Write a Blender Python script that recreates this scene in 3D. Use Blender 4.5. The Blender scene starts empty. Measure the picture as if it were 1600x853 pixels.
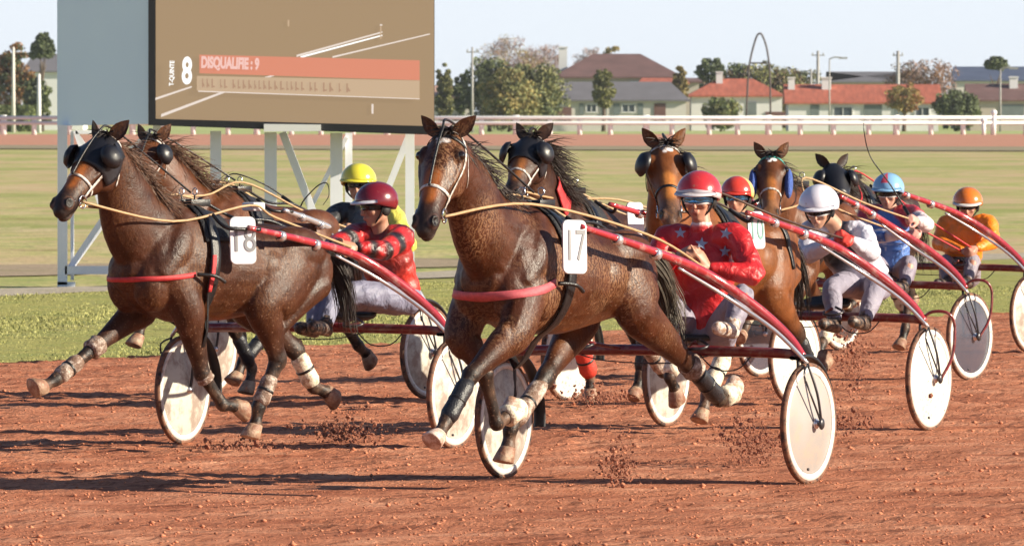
import bpy, bmesh, math, random
import numpy as np
from mathutils import Vector, Matrix
from mathutils.bvhtree import BVHTree

random.seed(7)
np.random.seed(7)
SC = bpy.context.scene
COL = SC.collection
R = math.radians

# ------------------------------------------------------------------ camera
CAM_H = 2.15            # eye height of the photographer, metres
FPX = 16000.0           # focal length in pixels of the 1600 px wide photograph
HOR = 174.0             # horizon row
cam_d = bpy.data.cameras.new('camera')
cam_d.sensor_width = 36.0
cam_d.lens = FPX * 36.0 / 1600.0
cam_d.clip_start = 1.0
cam_d.clip_end = 6000.0
cam_d.dof.use_dof = True
cam_d.dof.focus_distance = 60.0
cam_d.dof.aperture_fstop = 26.0
cam = bpy.data.objects.new('camera', cam_d)
COL.objects.link(cam)
cam.location = (0, 0, CAM_H)
PITCH = math.atan((426.5 - HOR) / FPX)
cam.rotation_euler = (math.pi / 2 - PITCH, 0, 0)
SC.camera = cam

# ------------------------------------------------------------------ world and sun
SUN_EL = R(22.0)
SUN_AZ = R(103.0)        # clockwise from +Y (north): sun stands to the right, a touch on the camera's side
world = bpy.data.worlds.new('World')
SC.world = world
world.use_nodes = True
wn = world.node_tree
bgn = wn.nodes['Background']
sky = wn.nodes.new('ShaderNodeTexSky')
sky.sky_type = 'NISHITA'
sky.sun_disc = False
sky.sun_elevation = SUN_EL
sky.sun_rotation = SUN_AZ
sky.air_density = 1.0
sky.dust_density = 0.6
sky.ozone_density = 2.0
hs = wn.nodes.new('ShaderNodeHueSaturation'); hs.inputs['Saturation'].default_value = 0.95
tint = wn.nodes.new('ShaderNodeMixRGB'); tint.blend_type = 'MULTIPLY'; tint.inputs[0].default_value = 1.0
tint.inputs[2].default_value = (0.92, 0.98, 1.12, 1)
wn.links.new(sky.outputs[0], hs.inputs['Color']); wn.links.new(hs.outputs[0], tint.inputs[1])
# the low haze towards the horizon is brighter than the dome above
wtc = wn.nodes.new('ShaderNodeTexCoord'); wsp = wn.nodes.new('ShaderNodeSeparateXYZ'); wmr = wn.nodes.new('ShaderNodeMapRange')
wn.links.new(wtc.outputs['Generated'], wsp.inputs[0]); wn.links.new(wsp.outputs[2], wmr.inputs[0])
wmr.inputs[1].default_value = 0.02; wmr.inputs[2].default_value = 0.14; wmr.inputs[3].default_value = 1.0; wmr.inputs[4].default_value = 0.0
wml = wn.nodes.new('ShaderNodeMixRGB'); wml.inputs[2].default_value = (9.0, 9.7, 10.5, 1)
wn.links.new(tint.outputs[0], wml.inputs[1]); wn.links.new(wmr.outputs[0], wml.inputs[0])
wn.links.new(wml.outputs[0], bgn.inputs[0])
bgn.inputs[1].default_value = 0.05
sun_d = bpy.data.lights.new('sun', 'SUN')
sun_d.energy = 5.0
sun_d.angle = R(0.6)
sun_d.color = (1.0, 0.89, 0.70)
sun = bpy.data.objects.new('sun', sun_d)
COL.objects.link(sun)
sdir = Vector((math.sin(SUN_AZ) * math.cos(SUN_EL), math.cos(SUN_AZ) * math.cos(SUN_EL), math.sin(SUN_EL)))
sun.rotation_euler = sdir.to_track_quat('Z', 'Y').to_euler()
SC.view_settings.view_transform = 'Standard'
SC.view_settings.look = 'None'
SC.view_settings.gamma = 1.0
SC.view_settings.exposure = 0.95
SC.render.engine = 'CYCLES'

# ------------------------------------------------------------------ geometry helpers
CAMP = np.array([0, 0, CAM_H])

def ray(px, py):
    """direction through a photograph pixel (y forward = 1)"""
    a = (426.5 - py) / FPX
    c, s = math.cos(PITCH), math.sin(PITCH)
    d = np.array([(px - 800) / FPX, c + a * s, a * c - s])
    return d / d[1]

def at(px, py, Y):
    return CAMP + ray(px, py) * Y

def ground(px, py):
    d = ray(px, py)
    return CAMP + d * (-CAM_H / d[2])

def A(*a):
    return np.array(a, dtype=float)

def unit(v):
    v = np.asarray(v, float)
    return v / (np.linalg.norm(v) + 1e-12)

class Frame:
    """x along the heading, y to the animal's left, z up"""
    def __init__(self, X, Y, phi, Z=0.0):
        self.o = A(X, Y, Z)
        p = R(phi)
        self.phi = phi
        self.h = A(-math.sin(p), -math.cos(p), 0)
        self.l = A(math.cos(p), -math.sin(p), 0)
        self.rz = math.atan2(self.h[1], self.h[0])
    def loc(self, w):
        d = np.asarray(w, float) - self.o
        return A(d @ self.h, d @ self.l, d[2])
    def wor(self, p):
        return self.o + self.h * p[0] + self.l * p[1] + A(0, 0, p[2])
    def J(self, px, py, lat):
        """the point of the vertical plane at lateral offset lat seen at a pixel"""
        d = ray(px, py)
        t = ((self.o - CAMP) @ self.l + lat) / (d @ self.l)
        return self.loc(CAMP + d * t)
    def pix(self, p):
        w = self.wor(p)
        return 800 + FPX * w[0] / w[1], HOR - FPX * (w[2] - CAM_H) / w[1]

# ------------------------------------------------------------------ object helpers
def mesh_obj(name, V, F, m=None, parent=None, smooth=False, mats=None, mi=None):
    me = bpy.data.meshes.new(name)
    V = np.asarray(V, float)
    me.from_pydata([tuple(v) for v in V], [], [tuple(int(i) for i in f) for f in F])
    if mats:
        for q in mats: me.materials.append(q)
        if mi is not None:
            me.polygons.foreach_set('material_index', list(mi))
    elif m: me.materials.append(m)
    if smooth:
        me.polygons.foreach_set('use_smooth', [True] * len(me.polygons))
    me.update()
    o = bpy.data.objects.new(name, me)
    COL.objects.link(o)
    if parent: o.parent = parent
    return o

def tag(o, label=None, cat=None, group=None, kind=None):
    if label: o['label'] = label
    if cat: o['category'] = cat
    if group: o['group'] = group
    if kind: o['kind'] = kind
    return o

def empty(name, loc=(0, 0, 0), rz=0.0):
    o = bpy.data.objects.new(name, None)
    o.location = Vector(loc); o.rotation_euler = (0, 0, rz)
    o.empty_display_size = 0.2
    COL.objects.link(o)
    return o

class MB:
    """collects shapes for one mesh"""
    def __init__(self): self.V = []; self.F = []; self.M = []
    def add(self, V, F, mi=0):
        n = len(self.V)
        self.V.extend([tuple(v) for v in V])
        self.F.extend([tuple(int(i) + n for i in f) for f in F])
        self.M.extend([mi] * len(F))
    def box(self, c, s, rz=0.0, mi=0, M=None):
        c = A(*c); hx, hy, hz = s[0] / 2, s[1] / 2, s[2] / 2
        P = A([-hx, -hy, -hz], [hx, -hy, -hz], [hx, hy, -hz], [-hx, hy, -hz], [-hx, -hy, hz], [hx, -hy, hz], [hx, hy, hz], [-hx, hy, hz])
        if rz:
            ca, sa = math.cos(rz), math.sin(rz)
            P = P @ A([ca, sa, 0], [-sa, ca, 0], [0, 0, 1])
        if M is not None: P = P @ M
        self.add(P + c, [(0, 3, 2, 1), (4, 5, 6, 7), (0, 1, 5, 4), (1, 2, 6, 5), (2, 3, 7, 6), (3, 0, 4, 7)], mi)
    def bar(self, p, q, w, d=None, up=(0, 0, 1), mi=0):
        """square bar from p to q"""
        d = d or w
        p = A(*p); q = A(*q); t = unit(q - p)
        a = np.cross(t, A(*up))
        if np.linalg.norm(a) < 1e-4: a = np.cross(t, A(1, 0, 0))
        a = unit(a); b = np.cross(a, t)
        P = [p + a * sa * w / 2 + b * sb * d / 2 for sa, sb in ((-1, -1), (1, -1), (1, 1), (-1, 1))]
        P += [v + (q - p) for v in P]
        self.add(P, [(0, 3, 2, 1), (4, 5, 6, 7), (0, 1, 5, 4), (1, 2, 6, 5), (2, 3, 7, 6), (3, 0, 4, 7)], mi)
    def tube(self, pts, r, n=8, mi=0, flat=1.0, side=(0, 0, 1), res=0):
        pts = np.asarray(pts, float)
        r = np.broadcast_to(np.asarray(r, float), (len(pts),)).copy()
        if res: pts, r = spline(pts, r, res)
        T = np.gradient(pts, axis=0)
        side = A(*side)
        V = []; k = len(pts)
        for i in range(k):
            t = unit(T[i])
            u = side - t * (side @ t)
            if np.linalg.norm(u) < 1e-3: u = np.cross(t, A(1, 0, 0.3))
            u = unit(u); v = np.cross(t, u)
            for j in range(n):
                a = 2 * math.pi * j / n
                V.append(pts[i] + (u * math.cos(a) * flat + v * math.sin(a)) * r[i])
        F = [(i * n + j, i * n + (j + 1) % n, (i + 1) * n + (j + 1) % n, (i + 1) * n + j) for i in range(k - 1) for j in range(n)]
        F.append(tuple(range(n - 1, -1, -1))); F.append(tuple(range((k - 1) * n, k * n)))
        self.add(V, F, mi)
    def lathe(self, prof, axis, c, n=48, mi=0):
        """prof: (radius, height along axis)"""
        axis = unit(axis); c = A(*c)
        a = unit(np.cross(axis, A(0.1, 0.2, 1) if abs(axis[2]) < .9 else A(1, 0, 0))); b = np.cross(axis, a)
        V = []
        for (rr, h) in prof:
            for j in range(n):
                t = 2 * math.pi * j / n
                V.append(c + axis * h + (a * math.cos(t) + b * math.sin(t)) * max(rr, 1e-4))
        F = [(i * n + j, i * n + (j + 1) % n, (i + 1) * n + (j + 1) % n, (i + 1) * n + j) for i in range(len(prof) - 1) for j in range(n)]
        self.add(V, F, mi)
    def ball(self, c, r, n=14, mi=0, ax=None):
        c = A(*c); r = A(*r) if hasattr(r, '__len__') else A(r, r, r)
        ax = np.eye(3) if ax is None else np.asarray(ax)
        m = n // 2 + 1; V = []
        for i in range(m + 1):
            ph = math.pi * i / m
            for j in range(n):
                t = 2 * math.pi * j / n
                p = A(math.sin(ph) * math.cos(t), math.sin(ph) * math.sin(t), math.cos(ph)) * r
                V.append(c + p @ ax)
        F = [(i * n + j, (i + 1) * n + j, (i + 1) * n + (j + 1) % n, i * n + (j + 1) % n) for i in range(m) for j in range(n)]
        self.add(V, F, mi)
    def build(self, name, m, parent=None, smooth=True, bevel=0.0, edge=False):
        mats = m if isinstance(m, (list, tuple)) else [m]
        o = mesh_obj(name, self.V, self.F, parent=parent, smooth=smooth, mats=mats, mi=self.M)
        if bevel:
            b = o.modifiers.new('bevel', 'BEVEL'); b.width = bevel; b.segments = 2; b.limit_method = 'ANGLE'
        return o

def spline(P, r, sub):
    """Catmull-Rom through the points, radii with them"""
    P = np.asarray(P, float); r = np.asarray(r, float)
    if r.ndim == 1: r = r[:, None]
    Q = np.hstack([P, r]); n = len(Q)
    out = []
    for i in range(n - 1):
        p0 = Q[max(i - 1, 0)]; p1 = Q[i]; p2 = Q[i + 1]; p3 = Q[min(i + 2, n - 1)]
        for k in range(sub):
            t = k / sub
            out.append(0.5 * ((2 * p1) + (-p0 + p2) * t + (2 * p0 - 5 * p1 + 4 * p2 - p3) * t * t + (-p0 + 3 * p1 - 3 * p2 + p3) * t ** 3))
    out.append(Q[-1])
    out = np.array(out)
    rr = np.maximum(out[:, 3:], 0.003)
    return out[:, :3], (rr[:, 0] if rr.shape[1] == 1 else rr)

def lerp(a, b, t): return np.asarray(a, float) * (1 - t) + np.asarray(b, float) * t

class Soup:
    """overlapping lofts and balls fused by a voxel remesh into ONE continuous skin"""
    def __init__(self): self.mb = MB(); self.S = []; self.SR = []; self.SC = []
    def samp(self, p, r, c): self.S.append(p); self.SR.append(r); self.SC.append(c)
    def tube(self, pts, ra, rb=None, side=(0, 1, 0), col=(.1, .1, .1), sub=5, n=18, cap=0.55):
        pts = np.asarray(pts, float); k = len(pts)
        ra = np.broadcast_to(np.asarray(ra, float), (k,)); rb = ra if rb is None else np.broadcast_to(np.asarray(rb, float), (k,))
        P, rr = spline(pts, np.stack([ra, rb], 1), sub)
        side = A(*side)
        T = np.gradient(P, axis=0)
        m = len(P)
        cf = col if callable(col) else None
        cl = None if cf else np.asarray(col, float)
        rings = []
        for i in range(m):
            t = unit(T[i]); u = side - t * (side @ t)
            if np.linalg.norm(u) < 0.05: u = np.cross(t, A(0.3, 0.2, 1))
            u = unit(u); v = np.cross(t, u)
            rings.append((P[i], u, v, rr[i, 0], rr[i, 1], t))
            f = i / (m - 1)
            if cf: c = cf(f)
            elif cl.ndim == 1: c = cl
            else:
                q = f * (k - 1); j = min(int(q), k - 2); c = lerp(cl[j], cl[j + 1], q - j)
            self.samp(P[i], (rr[i, 0] + rr[i, 1]) / 2, c)
        def shrink(R0, s, d):
            c, u, v, a, b, t = R0
            return (c + t * d * min(a, b), u, v, a * s, b * s, t)
        rr2 = [shrink(rings[0], .35, -cap), shrink(rings[0], .75, -cap * .7)] + rings + [shrink(rings[-1], .75, cap * .7), shrink(rings[-1], .35, cap)]
        V = []
        for (c, u, v, a, b, t) in rr2:
            for j in range(n):
                th = 2 * math.pi * j / n
                V.append(c + u * math.cos(th) * a + v * math.sin(th) * b)
        K = len(rr2)
        F = [(i * n + j, i * n + (j + 1) % n, (i + 1) * n + (j + 1) % n, (i + 1) * n + j) for i in range(K - 1) for j in range(n)]
        F.append(tuple(range(n - 1, -1, -1))); F.append(tuple(range((K - 1) * n, K * n)))
        self.mb.add(V, F)
    def ball(self, c, r, ax=None, col=None):
        self.mb.ball(c, r, 16, ax=ax)
        if col is not None: self.samp(A(*c), float(np.mean(r)), np.asarray(col, float))
    def build(self, name, voxel, smooth=5, mats=None, parent=None, paint=None, deform=None, power=9.0):
        me = bpy.data.meshes.new('tmp')
        me.from_pydata(self.mb.V, [], self.mb.F)
        o = bpy.data.objects.new('tmp', me); COL.objects.link(o)
        m = o.modifiers.new('r', 'REMESH'); m.mode = 'VOXEL'; m.voxel_size = voxel; m.adaptivity = 0
        if smooth:
            s = o.modifiers.new('s', 'SMOOTH'); s.factor = 0.5; s.iterations = smooth
        bpy.context.view_layer.update()
        dg = bpy.context.evaluated_depsgraph_get()
        ev = o.evaluated_get(dg)
        nm = bpy.data.meshes.new_from_object(ev, preserve_all_data_layers=True, depsgraph=dg)
        bpy.data.objects.remove(o); bpy.data.meshes.remove(me)
        nm.name = name
        N = len(nm.vertices)
        co = np.empty(N * 3); nm.vertices.foreach_get('co', co); co = co.reshape(-1, 3)
        S = np.array(self.S); SR = np.array(self.SR); C = np.array(self.SC)
        out = np.empty((N, 3))
        for a in range(0, N, 8000):
            d = np.linalg.norm(co[a:a + 8000, None] - S[None], axis=2) / SR[None]
            w = (d + 0.15) ** -power; w /= w.max(1, keepdims=True) + 1e-300
            out[a:a + 8000] = (w @ C) / w.sum(1, keepdims=True)
        if deform is not None:
            co = deform(co); nm.vertices.foreach_set('co', co.ravel())
        if paint is not None: out = paint(co, out)
        att = nm.color_attributes.new('Col', 'FLOAT_COLOR', 'POINT')
        att.data.foreach_set('color', np.hstack([out, np.ones((N, 1))]).ravel())
        nm.materials.clear()
        for q in (mats or []): nm.materials.append(q)
        nm.polygons.foreach_set('material_index', [0] * len(nm.polygons))
        nm.polygons.foreach_set('use_smooth', [True] * len(nm.polygons))
        nm.update()
        ob = bpy.data.objects.new(name, nm); COL.objects.link(ob)
        if parent: ob.parent = parent
        ob['_n'] = 0
        del ob['_n']
        return ob

def bvh_of(o):
    me = o.data
    return BVHTree.FromPolygons([v.co.copy() for v in me.vertices], [tuple(p.vertices) for p in me.polygons])

def append_mesh(o, mb, mat_offset=None, col=(0.05, 0.05, 0.05)):
    """add the shapes of mb (eyes, hooves, ears) to the body mesh, keeping one mesh object"""
    me = o.data
    bm = bmesh.new(); bm.from_mesh(me)
    lay = bm.verts.layers.float_color.get('Col')
    vs = [bm.verts.new(v) for v in mb.V]
    if lay:
        for v in vs: v[lay] = (*col, 1)
    for f, mi in zip(mb.F, mb.M):
        if len(set(f)) < 3: continue
        try:
            ff = bm.faces.new([vs[i] for i in f]); ff.material_index = mi; ff.smooth = True
        except ValueError: pass
    bm.to_mesh(me); bm.free(); me.update()

def wrap(bvh, rays, nu, nv, off=0.004, thick=0.004, closed=False):
    """cloth or strap laid on a surface: rays(u,v) -> (origin, direction) inward; returns V,F of a thin solid"""
    P = np.zeros((nu, nv, 3)); N = np.zeros((nu, nv, 3)); ok = np.zeros((nu, nv), bool)
    for i in range(nu):
        for j in range(nv):
            o, d = rays(i / (nu - (0 if closed else 1)), j / max(nv - 1, 1))
            h = bvh.ray_cast(Vector(o), Vector(unit(d)), 3.0)
            if h[0] is not None:
                n = A(*h[1]);
                if n @ np.asarray(d, float) > 0: n = -n
                P[i, j] = A(*h[0]); N[i, j] = n; ok[i, j] = True
    idx = np.argwhere(ok)
    if len(idx) == 0: return [], []
    for i in range(nu):
        for j in range(nv):
            if not ok[i, j]:
                q = idx[np.argmin(((idx - (i, j)) ** 2).sum(1))]
                P[i, j] = P[q[0], q[1]] ; N[i, j] = N[q[0], q[1]]
    # soften
    for _ in range(2):
        Q = P.copy(); M = N.copy()
        if closed:
            Q = (np.roll(P, 1, 0) + np.roll(P, -1, 0) + 2 * P) / 4; M = (np.roll(N, 1, 0) + np.roll(N, -1, 0) + 2 * N) / 4
        else:
            Q[1:-1] = (P[:-2] + P[2:] + 2 * P[1:-1]) / 4; M[1:-1] = (N[:-2] + N[2:] + 2 * N[1:-1]) / 4
        P, N = Q, M
    N /= (np.linalg.norm(N, axis=2, keepdims=True) + 1e-9)
    a = (P + N * off).reshape(-1, 3); b = (P + N * (off + thick)).reshape(-1, 3)
    V = np.vstack([b, a]); K = nu * nv; F = []
    iu = nu if closed else nu - 1
    g = lambda i, j: (i % nu) * nv + j
    for i in range(iu):
        for j in range(nv - 1):
            F.append((g(i, j), g(i + 1, j), g(i + 1, j + 1), g(i, j + 1)))
            F.append((K + g(i, j), K + g(i, j + 1), K + g(i + 1, j + 1), K + g(i + 1, j)))
        F.append((g(i, 0), K + g(i, 0), K + g(i + 1, 0), g(i + 1, 0)))
        F.append((g(i, nv - 1), g(i + 1, nv - 1), K + g(i + 1, nv - 1), K + g(i, nv - 1)))
    if not closed:
        for j in range(nv - 1):
            F.append((g(0, j), g(0, j + 1), K + g(0, j + 1), K + g(0, j)))
            F.append((g(nu - 1, j), K + g(nu - 1, j), K + g(nu - 1, j + 1), g(nu - 1, j + 1)))
    return V, F

# ------------------------------------------------------------------ materials
def _new(name):
    m = bpy.data.materials.new(name); m.use_nodes = True
    nt = m.node_tree; b = nt.nodes['Principled BSDF']
    return m, nt, b

def mat(name, col, rough=0.5, var=0.12, scale=8.0, bump=0.0, bscale=60.0, metal=0.0, spec=None, coat=0.0, dirt=None, dirt_amt=0.0, dscale=5.0, stretch=None, alpha=None):
    m, nt, b = _new(name); L = nt.links.new
    tc = nt.nodes.new('ShaderNodeTexCoord')
    mp = nt.nodes.new('ShaderNodeMapping'); L(tc.outputs['Object'], mp.inputs[0])
    if stretch: mp.inputs['Scale'].default_value = stretch
    n = nt.nodes.new('ShaderNodeTexNoise'); n.inputs['Scale'].default_value = scale; n.inputs['Detail'].default_value = 6
    L(mp.outputs[0], n.inputs[0])
    r = nt.nodes.new('ShaderNodeValToRGB'); L(n.outputs[0], r.inputs[0])
    c = np.array(col[:3])
    r.color_ramp.elements[0].position = 0.3; r.color_ramp.elements[1].position = 0.7
    r.color_ramp.elements[0].color = (*np.clip(c * (1 - var), 0, 1), 1); r.color_ramp.elements[1].color = (*np.clip(c * (1 + var), 0, 1), 1)
    out = r.outputs[0]
    if dirt is not None:
        n2 = nt.nodes.new('ShaderNodeTexNoise'); n2.inputs['Scale'].default_value = dscale; n2.inputs['Detail'].default_value = 8; n2.inputs['Roughness'].default_value = .7
        L(mp.outputs[0], n2.inputs[0])
        r2 = nt.nodes.new('ShaderNodeValToRGB'); L(n2.outputs[0], r2.inputs[0])
        r2.color_ramp.elements[0].position = 1 - dirt_amt - .38; r2.color_ramp.elements[1].position = min(1, 1 - dirt_amt - .22)
        mx = nt.nodes.new('ShaderNodeMixRGB'); L(r2.outputs[0], mx.inputs[0]); L(out, mx.inputs[1]); mx.inputs[2].default_value = (*dirt, 1)
        out = mx.outputs[0]
    L(out, b.inputs['Base Color'])
    b.inputs['Roughness'].default_value = rough; b.inputs['Metallic'].default_value = metal
    if spec is not None: b.inputs['Specular IOR Level'].default_value = spec
    if coat: b.inputs['Coat Weight'].default_value = coat; b.inputs['Coat Roughness'].default_value = 0.15
    if alpha is not None: b.inputs['Alpha'].default_value = alpha
    if bump:
        n3 = nt.nodes.new('ShaderNodeTexNoise'); n3.inputs['Scale'].default_value = bscale; n3.inputs['Detail'].default_value = 5
        L(mp.outputs[0], n3.inputs[0])
        bp = nt.nodes.new('ShaderNodeBump'); bp.inputs['Strength'].default_value = bump; bp.inputs['Distance'].default_value = 0.02
        L(n3.outputs[0], bp.inputs['Height']); L(bp.outputs[0], b.inputs['Normal'])
    return m

def coat_mat(name, rough=0.36, sweat=0.0, sweat_col=(.32, .2, .13), bump=0.5, sheen=0.0):
    """horse coat: vertex colour times fine hair variation, dried sweat, veins and skin folds"""
    m, nt, b = _new(name); L = nt.links.new; N = nt.nodes.new
    vc = N('ShaderNodeVertexColor'); vc.layer_name = 'Col'
    tc = N('ShaderNodeTexCoord')
    n = N('ShaderNodeTexNoise'); n.inputs['Scale'].default_value = 7; n.inputs['Detail'].default_value = 8; n.inputs['Roughness'].default_value = .65
    L(tc.outputs['Object'], n.inputs[0])
    mr = N('ShaderNodeMapRange'); L(n.outputs[0], mr.inputs[0]); mr.inputs[1].default_value = .3; mr.inputs[2].default_value = .7; mr.inputs[3].default_value = .55; mr.inputs[4].default_value = 1.5
    mx = N('ShaderNodeMixRGB'); mx.blend_type = 'MULTIPLY'; mx.inputs[0].default_value = 1; L(vc.outputs[0], mx.inputs[1]); L(mr.outputs[0], mx.inputs[2])
    out = mx.outputs[0]
    # wavy dried-sweat pattern: distorted fine bands
    w = N('ShaderNodeTexWave'); w.inputs['Scale'].default_value = 12; w.inputs['Distortion'].default_value = 14; w.inputs['Detail'].default_value = 5; w.inputs['Detail Scale'].default_value = 2.2; w.inputs['Detail Roughness'].default_value = .7
    L(tc.outputs['Object'], w.inputs[0])
    if sweat > 0:
        r1 = N('ShaderNodeValToRGB'); L(w.outputs[1], r1.inputs[0]); r1.color_ramp.elements[0].position = .35; r1.color_ramp.elements[1].position = .95
        n2 = N('ShaderNodeTexNoise'); n2.inputs['Scale'].default_value = 2.6; n2.inputs['Detail'].default_value = 4; L(tc.outputs['Object'], n2.inputs[0])
        r2 = N('ShaderNodeValToRGB'); L(n2.outputs[0], r2.inputs[0]); r2.color_ramp.elements[0].position = .42; r2.color_ramp.elements[1].position = .6
        mu = N('ShaderNodeMath'); mu.operation = 'MULTIPLY'; L(r1.outputs[0], mu.inputs[0]); L(r2.outputs[0], mu.inputs[1])
        mu2 = N('ShaderNodeMath'); mu2.operation = 'MULTIPLY'; L(mu.outputs[0], mu2.inputs[0]); mu2.inputs[1].default_value = sweat
        # only on the trunk: the vertex alpha is not used, darkness of the colour guards the legs
        mx2 = N('ShaderNodeMixRGB'); L(mu2.outputs[0], mx2.inputs[0]); L(out, mx2.inputs[1]); mx2.inputs[2].default_value = (*sweat_col, 1)
        sep = N('ShaderNodeSeparateXYZ'); L(tc.outputs['Object'], sep.inputs[0])
        mz = N('ShaderNodeMapRange'); L(sep.outputs[2], mz.inputs[0]); mz.inputs[1].default_value = .75; mz.inputs[2].default_value = .95
        mu3 = N('ShaderNodeMath'); mu3.operation = 'MULTIPLY'; L(mu2.outputs[0], mu3.inputs[0]); L(mz.outputs[0], mu3.inputs[1])
        sr = N('ShaderNodeSeparateColor'); L(vc.outputs[0], sr.inputs[0]); gr = N('ShaderNodeMapRange'); L(sr.outputs[0], gr.inputs[0]); gr.inputs[1].default_value = .022; gr.inputs[2].default_value = .045
        mu4 = N('ShaderNodeMath'); mu4.operation = 'MULTIPLY'; L(mu3.outputs[0], mu4.inputs[0]); L(gr.outputs[0], mu4.inputs[1]); L(mu4.outputs[0], mx2.inputs[0])
        out = mx2.outputs[0]
    # track dust clinging to the lower legs
    s2 = N('ShaderNodeSeparateXYZ'); L(tc.outputs['Object'], s2.inputs[0])
    dz = N('ShaderNodeMapRange'); L(s2.outputs[2], dz.inputs[0]); dz.inputs[1].default_value = .75; dz.inputs[2].default_value = .25; dz.inputs[3].default_value = 0; dz.inputs[4].default_value = .8
    nd = N('ShaderNodeTexNoise'); nd.inputs['Scale'].default_value = 13; nd.inputs['Detail'].default_value = 7; L(tc.outputs['Object'], nd.inputs[0])
    rd = N('ShaderNodeValToRGB'); L(nd.outputs[0], rd.inputs[0]); rd.color_ramp.elements[0].position = .42; rd.color_ramp.elements[1].position = .68
    md = N('ShaderNodeMath'); md.operation = 'MULTIPLY'; L(dz.outputs[0], md.inputs[0]); L(rd.outputs[0], md.inputs[1])
    mxd = N('ShaderNodeMixRGB'); L(md.outputs[0], mxd.inputs[0]); L(out, mxd.inputs[1]); mxd.inputs[2].default_value = (.20, .115, .075, 1); out = mxd.outputs[0]
    # fine mud specks on belly, chest and legs
    ns = N('ShaderNodeTexNoise'); ns.inputs['Scale'].default_value = 62; ns.inputs['Detail'].default_value = 2; L(tc.outputs['Object'], ns.inputs[0])
    rs_ = N('ShaderNodeValToRGB'); L(ns.outputs[0], rs_.inputs[0]); rs_.color_ramp.elements[0].position = .63; rs_.color_ramp.elements[1].position = .69
    zs = N('ShaderNodeMapRange'); L(s2.outputs[2], zs.inputs[0]); zs.inputs[1].default_value = 1.45; zs.inputs[2].default_value = .95; zs.inputs[3].default_value = .05; zs.inputs[4].default_value = .38
    ms = N('ShaderNodeMath'); ms.operation = 'MULTIPLY'; L(zs.outputs[0], ms.inputs[0]); L(rs_.outputs[0], ms.inputs[1])
    mxs = N('ShaderNodeMixRGB'); L(ms.outputs[0], mxs.inputs[0]); L(out, mxs.inputs[1]); mxs.inputs[2].default_value = (.34, .20, .13, 1); out = mxs.outputs[0]
    L(out, b.inputs['Base Color'])
    rr = N('ShaderNodeMapRange'); L(n.outputs[0], rr.inputs[0]); rr.inputs[1].default_value = .3; rr.inputs[2].default_value = .7; rr.inputs[3].default_value = rough - .08; rr.inputs[4].default_value = rough + .16
    L(rr.outputs[0], b.inputs['Roughness'])
    b.inputs['Specular IOR Level'].default_value = .29
    n4 = N('ShaderNodeTexNoise'); n4.inputs['Scale'].default_value = 10; n4.inputs['Detail'].default_value = 4; n4.inputs['Roughness'].default_value = .6; n4.inputs['Distortion'].default_value = .8
    L(tc.outputs['Object'], n4.inputs[0])
    ad = N('ShaderNodeMath'); ad.operation = 'MULTIPLY_ADD'; L(w.outputs[1], ad.inputs[0]); ad.inputs[1].default_value = .10; L(n4.outputs[0], ad.inputs[2])
    n6 = N('ShaderNodeTexNoise'); n6.inputs['Scale'].default_value = 85; n6.inputs['Detail'].default_value = 3; L(tc.outputs['Object'], n6.inputs[0])
    ad2 = N('ShaderNodeMath'); ad2.operation = 'MULTIPLY_ADD'; L(n6.outputs[0], ad2.inputs[0]); ad2.inputs[1].default_value = .16; L(ad.outputs[0], ad2.inputs[2]); ad = ad2
    bp = N('ShaderNodeBump'); bp.inputs['Strength'].default_value = bump; bp.inputs['Distance'].default_value = .03
    L(ad.outputs[0], bp.inputs['Height']); L(bp.outputs[0], b.inputs['Normal'])
    return m

def vc_mat(name, rough=0.6, bump=0.4, bscale=14, var=.15, dist=.02):
    m, nt, b = _new(name); L = nt.links.new; N = nt.nodes.new
    vc = N('ShaderNodeVertexColor'); vc.layer_name = 'Col'
    tc = N('ShaderNodeTexCoord')
    n = N('ShaderNodeTexNoise'); n.inputs['Scale'].default_value = bscale; n.inputs['Detail'].default_value = 5; n.inputs['Distortion'].default_value = .6; L(tc.outputs['Object'], n.inputs[0])
    mr = N('ShaderNodeMapRange'); L(n.outputs[0], mr.inputs[0]); mr.inputs[1].default_value = .3; mr.inputs[2].default_value = .7; mr.inputs[3].default_value = 1 - var; mr.inputs[4].default_value = 1 + var
    mx = N('ShaderNodeMixRGB'); mx.blend_type = 'MULTIPLY'; mx.inputs[0].default_value = 1; L(vc.outputs[0], mx.inputs[1]); L(mr.outputs[0], mx.inputs[2])
    L(mx.outputs[0], b.inputs['Base Color']); b.inputs['Roughness'].default_value = rough
    bp = N('ShaderNodeBump'); bp.inputs['Strength'].default_value = bump; bp.inputs['Distance'].default_value = dist
    L(n.outputs[0], bp.inputs['Height']); L(bp.outputs[0], b.inputs['Normal'])
    return m

def emit_mat(name, col, strength):
    m, nt, b = _new(name)
    b.inputs['Base Color'].default_value = (*[c * .12 for c in col], 1)
    b.inputs['Emission Color'].default_value = (*col, 1); b.inputs['Emission Strength'].default_value = strength
    b.inputs['Roughness'].default_value = .6
    return m

def digit_mesh(txt, size, m, name='number', th=.002, weight=0.0):
    cu = bpy.data.curves.new('t', 'FONT'); cu.body = txt; cu.size = size; cu.extrude = th; cu.align_x = 'CENTER'; cu.align_y = 'CENTER'; cu.offset = weight
    o = bpy.data.objects.new('t', cu); COL.objects.link(o); bpy.context.view_layer.update()
    me = bpy.data.meshes.new_from_object(o.evaluated_get(bpy.context.evaluated_depsgraph_get()))
    bpy.data.objects.remove(o); bpy.data.curves.remove(cu)
    me.name = name; me.materials.clear(); me.materials.append(m)
    r = bpy.data.objects.new(name, me); COL.objects.link(r)
    return r

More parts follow.
